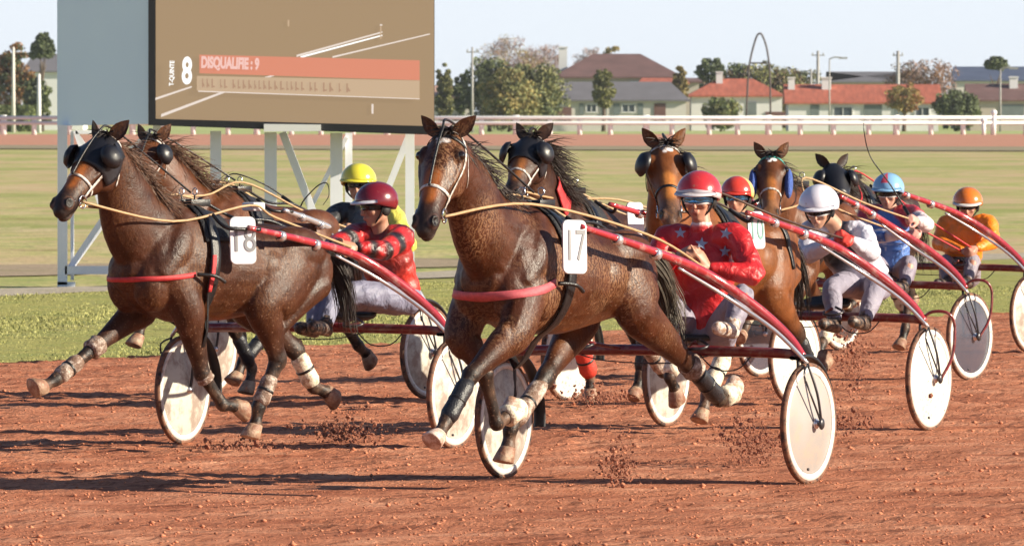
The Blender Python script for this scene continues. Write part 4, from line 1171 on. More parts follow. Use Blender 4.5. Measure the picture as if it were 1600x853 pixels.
def add_tail(H, m, pts, n=220, spread=.07, w=.006):
    rnd = random.Random(9); mb = MB()
    C, _ = spline(pts, np.ones(len(pts)) * .1, 4)
    K = len(C)
    for i in range(n):
        a = rnd.uniform(0, 6.28); r = math.sqrt(rnd.random()); o = A(math.cos(a) * .5, math.sin(a), rnd.uniform(-1, 1)) * r * spread
        e = int(K * rnd.uniform(.6, 1.0)); e = max(e, 4); q = []
        for j in range(e):
            u = j / (K - 1); q.append(C[j] + o * (0.25 + 1.3 * u) + A(0, math.sin(j * .9 + a), math.cos(j * .8 + a)) * .012 * u)
        mb.tube(q, [w * (1 - .8 * j / (e - 1)) for j in range(e)], n=3)
    return mb.build('tail', m, H.root)

# ---------------------------------------------------------------- tack
def head_ring(H, t, width, m, name, a0=-180, a1=180, n=30, off=.003, thick=.004, tilt=0.0, center=-.02):
    """strap round the head at station t; angle 0 = forehead side"""
    c0 = lambda v: H.hp(t, 0, center) + H.hd * (v - .5) * width
    def rays(u, v):
        a = R(a0 + (a1 - a0) * u)
        d = H.up * math.cos(a) + H.side * math.sin(a)
        o = c0(v) + H.hd * tilt * (1 - math.cos(a)) * .5 + d * .4
        return o, -d
    V, F = wrap(H.bvh, rays, n, 3, off, thick, closed=(a1 - a0 >= 359))
    return mesh_obj(name, V, F, m, H.root, True)

def head_strap(H, pts, width, m, name, n=16, off=.005, s=1, thick=.004):
    """strap along a path given as (t, n) on one cheek"""
    P = [A(t, nn, 0) for t, nn in pts]; Q, _ = spline(P, np.ones(len(P)), 6); K = len(Q)
    def rays(u, v):
        f = u * (K - 1); i = min(int(f), K - 2); q = lerp(Q[i], Q[i + 1], f - i)
        tn = unit(Q[i + 1] - Q[i]); pr = A(-tn[1], tn[0], 0) * (v - .5) * width
        return H.hp(q[0] + pr[0] / .6, .35 * s, q[1] + pr[1]), -H.side * s
    V, F = wrap(H.bvh, rays, n, 3, off, thick)
    return mesh_obj(name, V, F, m, H.root, True)

def trunk_band(H, x, width, m, name, a0=-180, a1=180, n=40, off=.004, thick=.006, zc=1.2, lean=0.0, nv=4):
    """band round the barrel; angle 0 = up; lean shifts the band forward below"""
    def rays(u, v):
        a = R(a0 + (a1 - a0) * u); d = A(0, math.sin(a), math.cos(a))
        xx = x + (v - .5) * width + lean * (1 - math.cos(a)) * .5
        return A(xx, 0, zc + H.Z) + d * .9, -d
    V, F = wrap(H.bvh, rays, n, nv, off, thick, closed=(a1 - a0 >= 359))
    return mesh_obj(name, V, F, m, H.root, True)

def breast_strap(H, z0, z1, width, m, name='breast_strap', a0=-78, a1=78, x0=.30):
    def rays(u, v):
        th = a0 + (a1 - a0) * u; a = R(th); f = math.cos(R(th * .95))
        z = z1 + (z0 - z1) * max(0, f) + (v - .5) * width
        d = A(math.cos(a), math.sin(a), 0)
        return A(x0, 0, z + H.Z) + d * 1.0, -d
    V, F = wrap(H.bvh, rays, 34, 3, .006, .004)
    return mesh_obj(name, V, F, m, H.root, True)

def leg_boot(H, k, m, a, b, name='leg_boot', seg=(1, 2), extra=.010, thick=None):
    J = H.legs[k]; p = lerp(J[seg[0]], J[seg[1]], a); q = lerp(J[seg[0]], J[seg[1]], b)
    r = .047 if k[1] == 'F' else .051
    r = r + extra - .008
    ts = np.linspace(0, 1, 7); mb = MB()
    rad = [r * .80, r * 1.04, r * 1.0, r * .97, r * 1.0, r * 1.05, r * .80]
    pts = [lerp(p, q, t) for t in ts]; pts[0] = lerp(p, q, .015); pts[-1] = lerp(p, q, .985)
    mb.tube([lerp(p, q, -.0)] + pts[1:-1] + [q], [rad[0]] + rad[1:-1] + [rad[-1]], n=16, side=(0, 1, 0))
    o = mb.build(name, m, H.root)
    # strap seams
    if seg == (1, 2) and b - a > .4:
        st = MB(); c = lerp(p, q, .5); ax = unit(q - p)
        st.lathe([(r * .99, -.009), (r * 1.05, -.006), (r * 1.05, .006), (r * .99, .009)], ax, c, 16)
        st.build('boot_strap', M_LEATHER, o)
    return o

def rounded_plate(w, h, t, rad, n=6):
    """outline in local x (width), y (height), thickness z"""
    pts = []
    for (cx, cy, a0) in ((w / 2 - rad, h / 2 - rad, 0), (-w / 2 + rad, h / 2 - rad, 90), (-w / 2 + rad, -h / 2 + rad, 180), (w / 2 - rad, -h / 2 + rad, 270)):
        for i in range(n + 1):
            a = R(a0 + 90 * i / n); pts.append((cx + rad * math.cos(a), cy + rad * math.sin(a)))
    k = len(pts)
    V = [(x, y, 0) for x, y in pts] + [(x, y, t * .6) for x, y in pts] + [(x * .97, y * .985, t) for x, y in pts]
    F = [tuple(range(k - 1, -1, -1)), tuple(range(2 * k, 3 * k))]
    for r in (0, 1):
        F += [(r * k + i, r * k + (i + 1) % k, (r + 1) * k + (i + 1) % k, (r + 1) * k + i) for i in range(k)]
    return V, F

def number_plate(H, c, w, h, txt, normal=(0, 1, .08), digit=None, dsize=None, roll=0.0, dm=None, squash=.62):
    V, F = rounded_plate(w, h, .012, w * .22)
    o = mesh_obj('number_plate', V, F, M_PLATE, H.root, False)
    z = unit(normal); y = unit(A(0, 0, 1) - z * z[2]); x = np.cross(y, z)
    cr, sr = math.cos(roll), math.sin(roll); x, y = x * cr + y * sr, y * cr - x * sr
    M = Matrix(((x[0], y[0], z[0], c[0]), (x[1], y[1], z[1], c[1]), (x[2], y[2], z[2], c[2]), (0, 0, 0, 1)))
    o.matrix_local = M
    if txt:
        d = digit_mesh(txt, dsize or h * .80, dm or M_DIGIT)
        d.parent = o; d.matrix_local = Matrix.Translation((0, .0, .0135)) @ Matrix.Diagonal((squash, 1, 1, 1))
    return o

def rein(H, pts, r, m, name='rein', res=6):
    mb = MB(); mb.tube(pts, r, n=6, res=res)
    return mb.build(name, m, H.root)

def bridle(H, brow=M_LEATHER, cheek=M_LEATHER, nose=None, bw=.022):
    head_ring(H, .085, bw, brow, 'browband', -100, 100, n=24, off=.006, tilt=.02)
    for s in (1, -1):
        head_strap(H, [(-.01, .02), (.14, .0), (.40, -.005), (.72, -.025)], .018, cheek, 'cheek_strap', s=s)
        head_strap(H, [(.02, .0), (.15, -.05), (.33, -.13)], .014, cheek, 'throat_strap', s=s)
        # bit ring
        mb = MB(); c = H.hp(.775, .068 * s, -.028)
        th = np.linspace(0, 2 * math.pi, 17)
        mb.tube([c + (H.hd * math.cos(a) + H.up * math.sin(a)) * .034 * H.L / .6 for a in th], .0055, n=6)
        mb.tube([c + H.hd * .02, c - H.side * .05 * s], .007, n=6)
        mb.build('bit_ring', M_METAL, H.root)
    head_ring(H, .60, .018, nose or cheek, 'noseband', -180, 180, n=30, off=.004, center=.0)
    head_ring(H, -.01, .022, cheek, 'headpiece', -110, 110, n=22, off=.004, center=.0)

def blinker(H, s, m, r=.085, t=.25, flare=.5, n_off=.045, squash=1.0):
    """cup standing off beside the eye"""
    mb = MB(); c = H.hp(t, .118 * s, n_off)
    ax = unit(H.side * s * .75 + H.hd * .35 * -1 + H.up * .2)
    d0 = unit(H.side * s + H.hd * -.0 + H.up * flare)
    u = H.hd; v = unit(np.cross(d0, u)); u = unit(np.cross(v, d0)); n = 20; V = []
    prof = [(.0, .0), (.45, .008), (.8, .020), (1.0, .045), (1.04, .043), (.82, .010), (.45, -.004), (0, -.010)]
    for (q, h) in prof:
        for j in range(n):
            a = 2 * math.pi * j / n
            V.append(c + d0 * (.035 + .02) - d0 * h * 1.0 + (u * math.cos(a) * r * squash + v * math.sin(a) * r) * max(q, .001))
    F = [(i * n + j, i * n + (j + 1) % n, (i + 1) * n + (j + 1) % n, (i + 1) * n + j) for i in range(len(prof) - 1) for j in range(n)]
    mb.add(V, F)
    mb.tube([H.hp(.08, .08 * s, .04), c + d0 * .03 - u * r * .8], .008, n=6)
    return mb.build('blinker', m, H.root)

def hood(H, m, t0=.03, t1=.50, name='face_hood'):
    def rays(u, v):
        a = R(-128 + 256 * u); t = t0 + (t1 - t0) * v
        d = H.up * math.cos(a) + H.side * math.sin(a)
        return H.hp(t, 0, -.01) + d * .4, -d
    V, F = wrap(H.bvh, rays, 30, 10, .006, .006)
    return mesh_obj(name, V, F, m, H.root, True)

def saddle(H, x=.16, w=.24, a=62, pad=M_PAD, girth=M_LEATHER):
    trunk_band(H, x - .02, w, pad, 'saddle_pad', -a, a, n=26, off=.006, thick=.012)
    trunk_band(H, x + .02, .075, girth, 'girth', -180, 180, n=48, off=.012 + .008, thick=.008, lean=.06)
    mb = MB()
    for s in (-1, 1):
        mb.box((x, .06 * s, 1.575 + H.Z), (.16, .06, .045)); mb.tube([(x + .03, .06 * s, 1.59 + H.Z), (x + .03, .065 * s, 1.625 + H.Z)], .006, n=6)
    mb.build('saddle', M_LEATHER, H.root, bevel=.01)
    for s in (-1, 1):
        t = MB(); th = np.linspace(0, 2 * math.pi, 15)
        t.tube([A(x + .03, .065 * s + .022 * math.sin(q), 1.645 + H.Z + .022 * math.cos(q)) for q in th], .004, n=5)
        t.build('rein_ring', M_METAL, H.root)
# ------------------------------------------------------------------ sulkies
def frame_JX(fr, px, py, x):
    d = ray(px, py); t = ((fr.o - CAMP) @ fr.h + x) / (d @ fr.h)
    return fr.loc(CAMP + d * t)
Frame.JX = frame_JX

M_SHAFT = mat('glossy red shaft paint', (.36, .022, .03), .18, .12, 6, coat=.8, spec=.7, dirt=(.42, .22, .2), dirt_amt=.10, dscale=12)
M_MAROON = mat('maroon frame paint', (.16, .012, .014), .3, .2, 6, coat=.4, dirt=(.22, .10, .08), dirt_amt=.12, dscale=14)
M_SILVER = mat('silver tube', (.68, .66, .68), .25, .08, 10, metal=.7)
M_DARKM = mat('dark metal tube', (.05, .045, .05), .35, .2, 10, metal=.4)
M_TYRE = mat('tyre rubber', (.025, .02, .02), .75, .3, 20, dirt=(.20, .09, .05), dirt_amt=.25, dscale=20)
M_DISC = mat('cream wheel disc', (.50, .49, .43), .42, .10, 3, dirt=(.30, .24, .20), dirt_amt=.19, dscale=9)
M_DISCG = mat('brushed grey wheel disc', (.33, .30, .285), .40, .10, 3.0, dirt=(.40, .31, .26), dirt_amt=.14, dscale=9)
M_DISCW = mat('white wheel disc', (.64, .63, .56), .42, .04, 2, dirt=(.10, .06, .05), dirt_amt=.07, dscale=34)
M_DISCT = mat('smoky clear wheel disc', (.09, .09, .12), .2, .1, 2, alpha=.7)
M_RIM = mat('white wheel rim', (.66, .65, .62), .38, .05, 5, dirt=(.35, .22, .16), dirt_amt=.09, dscale=22)
M_SEAT = mat('black seat vinyl', (.015, .015, .018), .4, .2, 10)

WR = .352
def make_sulky(label, group, fr, tips, discs=(None, None), style='stay', guard=True, shaft_m=None, seatx=-.42, spokes=False):
    root = empty('sulky', fr.o, fr.rz); tag(root, label, 'sulky', group)
    sm = shaft_m or M_SHAFT
    for s, dm in ((1, discs[0]), (-1, discs[1])):
        dm = dm or M_DISC
        w = MB(); c = (0, .985 * s, WR)
        w.lathe([(.322, -.012), (.336, -.019), (.348, -.016), (WR, 0), (.348, .016), (.336, .019), (.322, .012)], (0, 1, 0), c, 56)
        whl = w.build('wheel', M_TYRE, root)
        q = MB(); q.lathe([(.292, -.013), (.300, -.020), (.328, -.017), (.331, 0), (.328, .017), (.300, .020), (.292, .013)], (0, 1, 0), c, 56); q.build('rim', M_RIM, whl)
        q = MB(); q.lathe([(.001, -.046), (.03, -.045), (.29, -.012), (.302, -.006), (.302, .006), (.29, .012), (.03, .045), (.001, .046)], (0, 1, 0), c, 56); q.build('disc', dm, whl)
        q = MB(); q.lathe([(.001, -.066), (.018, -.064), (.020, .064), (.001, .066)], (0, 1, 0), c, 16); q.lathe([(.001, .044), (.034, .045), (.030, .056), (.001, .057)], (0, s, 0), c, 20); q.build('hub', M_SILVER, whl)
        q = MB(); q.tube([(.10, c[1] + .041 * s, WR - .26), (.10, c[1] + .052 * s, WR - .26)], .008, n=8); q.build('valve', M_DARKM, whl)
        # shaft
        tip = A(*tips[0 if s > 0 else 1])
        P = [tip, lerp(tip, A(.42, .50 * s, 1.235), .5) + A(0, 0, .01), A(.42, .50 * s, 1.235), A(.16, .70 * s, 1.04), A(.03, .86 * s, .86), A(.0, .95 * s, .735)]
        mb = MB(); mb.tube(P, [.017, .024, .028, .030, .030, .026], n=12, res=6)
        sh = mb.build('shaft', sm, root)
        for f, rr in ((.30, .033), (.62, .036)):
            cl = MB(); a = lerp(P[0], P[2], f); d = unit(P[2] - P[0]); cl.lathe([(.02, -.022), (rr, -.018), (rr, .018), (.02, .022)], d, a, 14)
            cl.build('shaft_clamp', M_SILVER, sh)
        # silver stay below the shaft, running down outside the wheel
        q0 = lerp(P[0], P[2], .80) + A(0, .01 * s, -.035)
        mb = MB(); mb.tube([q0, A(.30, .60 * s, 1.085), A(.15, .84 * s, .89), A(.085, 1.02 * s, .70)], [.009, .012, .013, .012], n=8, res=5); mb.build('stay', M_SILVER, root)
        mb = MB(); mb.tube([A(.085, 1.02 * s, .70), A(.05, 1.065 * s, .53), A(0, 1.07 * s, WR)], .008, n=7, res=4)
        mb.tube([A(.17, 1.05 * s, .60), A(0, 1.07 * s, WR)], .006, n=6)
        mb.tube([A(.085, 1.02 * s, .69), A(.18, 1.045 * s, .655), A(.175, 1.05 * s, .59)], .006, n=6, res=4)
        mb.ball((0, 1.07 * s, WR), (.03, .015, .035)); mb.build('fork', M_DARKM, root)
        mb = MB(); mb.tube([A(0, .92 * s, .75), A(-.01, .915 * s, .5), A(0, .93 * s, WR)], .010, n=7, res=3); mb.build('inner_fork', M_DARKM, root)
        if style == 'arch':
            mb = MB(); mb.tube([A(0, .93 * s, .75), A(-.02, 1.0 * s, .80), A(-.06, 1.10 * s, .79), A(-.10, 1.13 * s, .70), A(-.08, 1.12 * s, .5), A(0, 1.075 * s, WR)], .011, n=8, res=5); mb.build('wheel_bracket', M_MAROON, root)
        if guard:
            V = []; n = 22
            for i in range(n):
                a = R(-8 + 112 * i / (n - 1)); c_, s_ = -math.cos(a), math.sin(a)
                for (rr, yy) in ((.385, .985), (.400, .975), (.400, .915), (.385, .905), (.378, .92), (.378, .97)):
                    V.append((rr * c_, yy * s - .0, WR + rr * s_))
            F = [(i * 6 + j, i * 6 + (j + 1) % 6, (i + 1) * 6 + (j + 1) % 6, (i + 1) * 6 + j) for i in range(n - 1) for j in range(6)]
            mesh_obj('mudguard', V, F, M_SEAT, root, True)
    mb = MB(); mb.tube([(0, -.95, .735), (0, -.80, .755), (0, 0, .765), (0, .80, .755), (0, .95, .735)], [.026, .030, .032, .030, .026], n=12, res=4); mb.build('cross_beam', M_MAROON, root)
    mb = MB()
    for s in (-1, 1):
        mb.tube([(0, .12 * s, .77), (seatx * .5, .10 * s, .76), (seatx, .08 * s, .80)], .014, n=8, res=3)
        mb.tube([(.0, .20 * s, .77), (.16, .30 * s, .80), (.20, .36 * s, .82)], .011, n=8, res=3)
    mb.build('seat_tube', M_MAROON, root)
    for s in (-1, 1):
        st = MB(); st.tube([(.20, .30 * s, .80), (.25, .33 * s, .78), (.25, .41 * s, .78), (.20, .44 * s, .80), (.17, .37 * s, .83)], .009, n=6, res=3)
        st.build('stirrup', M_DARKM, root)
    # cables hanging under the beam
    mb = MB(); mb.tube([(.01, -.5, .74), (.03, -.3, .70), (.02, .1, .69), (.01, .35, .735)], .004, n=5, res=5); mb.tube([(.02, .3, .74), (.06, .42, .66), (.04, .55, .66), (.0, .62, .735)], .0045, n=5, res=5); mb.build('cable', M_DARKM, root)
    # seat pan
    n = 20; V = []
    for (k, h, sc) in ((0, -.02, .05), (1, -.03, .7), (2, -.015, .98), (3, .01, 1.0), (4, .018, .93), (5, -.008, .55), (6, -.012, .05)):
        for j in range(n):
            a = 2 * math.pi * j / n; x = math.cos(a); y = math.sin(a)
            V.append((seatx + .15 * x * sc, .19 * y * sc * (1 - .12 * x), .83 + h + (.05 if x < -.3 and k in (2, 3, 4) else 0) * (-x)))
    F = [(i * n + j, i * n + (j + 1) % n, (i + 1) * n + (j + 1) % n, (i + 1) * n + j) for i in range(6) for j in range(n)]
    mesh_obj('seat', V, F, M_SEAT, root, True)
    return root

# ------------------------------------------------------------------ drivers
M_SKIN = vc_mat('skin', .5, .15, 30, .08, .004)
M_CLOTH = vc_mat('racing silks', .42, .9, 11, .10, .035)
M_TROUS = vc_mat('trouser cloth', .6, .9, 10, .12, .035)
M_SHOE = mat('dark boot leather', (.03, .025, .025), .45, .3, 20, .3, dirt=(.25, .15, .1), dirt_amt=.15, dscale=30)
M_SHOEW = mat('white shoe', (.66, .62, .58), .5, .1, 20, .3, dirt=(.30, .18, .12), dirt_amt=.2, dscale=30)
M_LENSB = mat('blue mirror lens', (.10, .28, .55), .08, .35, 30, metal=.9)
M_LENSK = mat('black lens', (.01, .01, .012), .08, .1, 10)
M_GFRAME = mat('white goggle frame', (.75, .75, .75), .4, .05, 10)
M_STRAPK = mat('black strap', (.01, .01, .01), .5, .1, 10)

def hmat(n, c): return mat(n, c, .22, .05, 10, coat=.6, dirt=(.30, .18, .13), dirt_amt=.02, dscale=30)

def put_hand(S, w, d, nrm, col, size=1.0, curl=(1, 1, 1, 1), th=1.0):
    """palm, four unequal fingers with knuckle bends and a thumb leaving the side of the palm. nrm: palm normal (fingers curl towards it)"""
    d = unit(d); nrm = unit(nrm - d * (nrm @ d)); sd = np.cross(d, nrm); k = size
    S.tube([w - d * .02 * k, w + d * .02 * k, w + d * .06 * k, w + d * .092 * k], [.026 * k, .033 * k, .040 * k, .038 * k], [.020 * k, .019 * k, .016 * k, .013 * k], side=sd, col=col, n=12, sub=3)
    for i, (off, L) in enumerate(((.029, .92), (.010, 1.0), (-.010, .95), (-.028, .76))):
        p = w + (d * (.085 - (.006 if i == 3 else 0)) + sd * off) * k; ang = 0; pts = [p]; 
        for seg, b in ((.042, 58), (.027, 72), (.020, 45)):
            ang += R(b * curl[i]); dd = d * math.cos(ang) + nrm * math.sin(ang)
            p = p + dd * seg * L * k; pts.append(p)
        S.tube(pts, [.0095 * k, .0090 * k, .0082 * k, .007 * k], side=sd, col=col, n=8, sub=3, cap=.8)
    # thumb
    b = w + (d * .022 + sd * .030) * k; t1 = b + (d * .030 + sd * .022 + nrm * .018 * th) * k; t2 = t1 + (d * .026 + sd * .004 + nrm * .016 * th) * k; t3 = t2 + (d * .020 - sd * .006 * th + nrm * .008 * th) * k
    S.tube([b - d * .01 * k, t1, t2, t3], [.014 * k, .0125 * k, .0105 * k, .008 * k], side=nrm, col=col, n=8, sub=3, cap=.8)

def dome(c, f, sd, u, rad, cut_f, cut_b, name, mats, parent, split=None, thick=.012, n=36, m=14):
    """helmet shell: ellipsoid dome with a rim lower at the back; split(theta, phi) -> material index"""
    V, M_ = [], []
    for layer, sc in ((0, 1.0), (1, 1 - thick / rad[0])):
        for i in range(m + 1):
            for j in range(n):
                th = 2 * math.pi * j / n; ct = math.cos(th)
                lim = R(cut_f + (cut_b - cut_f) * (0.5 - 0.5 * ct) ** .8)
                ph = lim * i / m
                V.append(c + (f * math.sin(ph) * ct * rad[0] + sd * math.sin(ph) * math.sin(th) * rad[1] + u * math.cos(ph) * rad[2]) * sc)
    K = (m + 1) * n; F = []
    for i in range(m):
        for j in range(n):
            a, b_, c_, d_ = i * n + j, i * n + (j + 1) % n, (i + 1) * n + (j + 1) % n, (i + 1) * n + j
            F.append((a, d_, c_, b_)); M_.append(split(2 * math.pi * (j + .5) / n, i / m) if split else 0)
            F.append((K + a, K + b_, K + c_, K + d_)); M_.append(0)
    for j in range(n):
        F.append((m * n + j, K + m * n + j, K + m * n + (j + 1) % n, m * n + (j + 1) % n)); M_.append(0)
    return mesh_obj(name, V, F, parent=parent, smooth=True, mats=mats, mi=M_)

def make_driver(label, group, fr, P, face=(-.2, -1, -.1), skin=(.45, .24, .16), jacket=None, trousers=(.22, .22, .30), glove=None, helmet=None, split=None, peak=None, lens=None, shoe=None,
                voxel=.011, torso_col=None, sleeve=None, collar=None, curlL=(1, 1, 1, 1), curlR=(1, 1, 1, 1), stars=None, fat=1.0, gframe=False, sleeve2=None, handsize=1.0, bulk=1.04, hrad=(.142, .120, .122)):
    root = empty('person', fr.o, fr.rz); tag(root, label, 'person', group)
    g = lambda k: frame_JX(fr, *P[k]) if len(P[k]) == 3 else A(*P[k][:3])
    head, sL, sR, eL, eR, hL, hR, pv, kL, kR, fL, fR = [g(k) for k in ('head', 'sL', 'sR', 'eL', 'eR', 'hL', 'hR', 'pelvis', 'kL', 'kR', 'fL', 'fR')]
    fw = A(*face); f = unit(A(fw @ fr.h, fw @ fr.l, fw[2])); sd = unit(np.cross(A(0, 0, 1), f)); u = np.cross(f, sd)
    nk = (sL + sR) / 2 + A(0, 0, .045); ax = np.array([f, sd, u])
    shd = unit(sL - sR); chf = unit(np.cross(shd, nk - pv)); 
    if chf @ f < 0: chf = -chf
    S = Soup(); sk = skin
    S.ball(head + u * .022, (.098, .078, .095), ax=ax, col=sk)
    S.tube([head + f * .022 - u * .02, head + f * .040 - u * .07, head + f * .060 - u * .105], [.066, .054, .026], [.060, .048, .024], side=sd, col=sk, n=14, sub=3)
    S.tube([head + f * .090 + u * .012, head + f * .110 - u * .020, head + f * .112 - u * .034], [.009, .013, .017], side=sd, col=tuple(lerp(sk, (.5, .2, .14), .2)), n=8, sub=3)
    S.ball(head + f * .092 - u * .058, (.012, .026, .008), ax=ax, col=tuple(lerp(sk, (.35, .08, .07), .5))); S.ball(head + f * .090 - u * .070, (.013, .022, .008), ax=ax, col=tuple(lerp(sk, (.35, .08, .07), .5)))
    S.ball(head + f * .082 + u * .022, (.016, .058, .012), ax=ax, col=sk)
    for s in (-1, 1):
        S.ball(head + f * .066 + sd * .040 * s - u * .022, (.026, .026, .024), ax=ax, col=sk)
        S.ball(head + sd * .080 * s - u * .004, (.020, .010, .032), ax=ax, col=sk)
    S.tube([head - u * .05 - f * .012, lerp(head, nk, .6) - f * .005, nk - u * .03], [.056, .055, .068], side=sd, col=sk, n=14, sub=3)
    # torso, arms and legs under the clothes
    S.tube([pv + A(0, 0, -.02), lerp(pv, nk, .35), lerp(pv, nk, .75), nk - A(0, 0, .03)], [.14, .13, .15, .09], [.10, .09, .10, .07], side=shd, col=sk, n=16)
    for (s_, e_, h_) in ((sL, eL, hL), (sR, eR, hR)): S.tube([s_, e_, lerp(e_, h_, .5), lerp(e_, h_, .88)], [.042, .036, .034, .024], col=sk, n=10)
    gl = glove or sk
    for (e_, h_, cu, s) in ((eL, hL, curlL, 1), (eR, hR, curlR, -1)):
        d = unit(h_ - e_); dn = unit(A(0, -.8 * s, -.45) + A(-.2, 0, 0))
        if cu[0] == 0: d = unit(d * .5 + A(.25, 0, .9)); dn = unit(A(0, -1. * s, 0))
        S.tube([lerp(e_, h_, .8), h_ - d * .02 * 0 + (h_ - e_) * 0], [.024, .026], [.022, .022], col=gl, n=10, sub=2)
        put_hand(S, h_, d, dn, gl, 1.08 * handsize, cu)
    for s, (k_, a_) in ((1, (kL, fL)), (-1, (kR, fR))):
        hp_ = pv + shd * .10 * s; S.tube([hp_, k_, lerp(k_, a_, .5), a_], [.07, .05, .045, .035], col=sk, n=10)
    body = S.build('body', voxel, 1 if voxel < .009 else 2, mats=[M_SKIN], parent=root)
    # jacket
    J = Soup(); jc = jacket; tc = torso_col or jc; sl = sleeve or jc
    mid = lerp(pv, nk, .45)
    J.tube([pv + A(0, 0, .01), lerp(pv, nk, .28) - chf * .01, lerp(pv, nk, .62) + chf * .015, lerp(pv, nk, .86), nk + A(0, 0, -.01)], [.165 * fat, .158 * fat, .175 * fat, .155, .075], [.125 * fat, .120 * fat, .130 * fat, .105, .07], side=shd, col=tc, n=22, sub=4)
    for (s_, e_, h_), sl in (((sL, eL, hL), sleeve2 or sl), ((sR, eR, hR), sl)):
        J.tube([lerp(nk, s_, .45) - A(0, 0, .02), s_, lerp(s_, e_, .5), e_], [.078 * bulk, .080 * bulk, .070 * bulk, .062 * bulk], [.078 * bulk, .082 * bulk, .072 * bulk, .064 * bulk], col=(lambda t, q=sl: q(t * .55) if callable(q) else q), n=16, sub=12)
        w_ = lerp(e_, h_, .93)
        J.tube([e_, lerp(e_, w_, .4), w_], [.063 * bulk, .058 * bulk, .038], [.064 * bulk, .058 * bulk, .036], col=(lambda t, q=sl: q(.55 + t * .45) if callable(q) else q), n=16, sub=14)
    if collar is not None:
        J.tube([nk - A(0, 0, .015), nk + (head - nk) * .22], [.070, .064], [.068, .062], side=shd, col=collar, n=18, sub=3)
    def rumple(co):
        n1 = np.sin(co[:, 0] * 31 + 2.2 * np.sin(co[:, 2] * 23 + co[:, 1] * 9)) * np.sin(co[:, 2] * 37 + 2 * np.sin(co[:, 1] * 29))
        n2 = np.sin(co[:, 1] * 43 + 3 * np.sin(co[:, 0] * 19 + co[:, 2] * 27))
        c0 = co.mean(0); d = co - c0; d /= np.linalg.norm(d, axis=1)[:, None] + 1e-6
        return co + d * (n1 * .0045 + n2 * .0025)[:, None]
    jk = J.build('jacket', max(voxel, .009), 3, mats=[M_CLOTH], parent=root, deform=rumple, power=26.0)
    # trousers
    T = Soup()
    T.ball(pv + A(0, 0, -.01), (.15, .175, .12), col=trousers)
    for s, (k_, a_) in ((1, (kL, fL)), (-1, (kR, fR))):
        hp_ = pv + shd * .095 * s - A(0, 0, .02)
        T.tube([hp_, lerp(hp_, k_, .5) + A(0, 0, .01), k_, lerp(k_, a_, .35), lerp(k_, a_, .92)], [.105, .090, .068, .066, .048], [.105, .088, .072, .070, .046], col=trousers, n=16, sub=4)
    T.build('trousers', max(voxel, .010), 3, mats=[M_TROUS], parent=root, deform=rumple)
    for a_, k_ in ((fL, kL), (fR, kR)):
        m = MB(); d = unit(A(.9, 0, .25)); up_ = A(-.25, 0, .95)
        Q = [a_ - d * .05 - up_ * .02, a_ + d * .02 - up_ * .02, a_ + d * .10 - up_ * .035, a_ + d * .17 - up_ * .045, a_ + d * .205 - up_ * .047]
        m.tube(Q, [.036, .046, .044, .040, .018], n=12, res=3, side=(0, 1, 0)); m.tube([lerp(k_, a_, .82), a_ + d * .0], [.050, .046], n=12)
        m.build('boot', shoe or M_SHOE, root)
    # helmet
    hc = head + u * .040 - f * .006
    hm = helmet
    hel = dome(hc, f, sd, u, hrad, 84, 124, 'helmet', hm, root, split)
    pk = MB(); V = []; n = 15
    for i in range(n):
        a = R(-62 + 124 * i / (n - 1)); ca, sa = math.cos(a), math.sin(a)
        for (q, h) in ((1.0, .020), (1.22 * (.82 + .18 * ca), .006), (1.22 * (.82 + .18 * ca), -.001), (1.0, .006)):
            V.append(hc + f * ca * hrad[0] * q + sd * sa * hrad[1] * q + u * (h - .002))
    pk.add(V, [(i * 4 + j, i * 4 + (j + 1) % 4, (i + 1) * 4 + (j + 1) % 4, (i + 1) * 4 + j) for i in range(n - 1) for j in range(4)] + [(0, 1, 2, 3), (n * 4 - 1, n * 4 - 2, n * 4 - 3, n * 4 - 4)])
    pk.build('peak', peak or hm[0], hel)
    for s in (-1, 1):
        st = MB(); st.tube([hc + sd * .100 * s + f * .02 - u * .03, head + sd * .070 * s + f * .035 - u * .06, head + sd * .0 * s + f * .045 - u * .118], .0065, n=6, res=4); st.build('chin_strap', M_STRAPK, hel)
        e = MB(); e.ball(head + sd * .088 * s - u * .012 - f * .012, (.036, .016, .046), ax=ax); e.build('ear_pad', M_STRAPK, hel)
    bv = bvh_of(body)
    def rays(uu, v):
        a = R(-72 + 144 * uu); d = f * math.cos(a) + sd * math.sin(a)
        return head + u * (.010 + (v - .5) * .042) - f * .01 + d * .3, -d
    if gframe:
        V, F = wrap(bv, lambda a, b_: rays(a, .5 + (b_ - .5) * 1.35), 20, 3, .003, .008); mesh_obj('goggle_frame', V, F, M_GFRAME, root, True)
    V, F = wrap(bv, rays, 20, 5, .010 if gframe else .004, .006)
    mesh_obj('goggles', V, F, lens or M_LENSK, root, True)
    jb = bvh_of(jk)
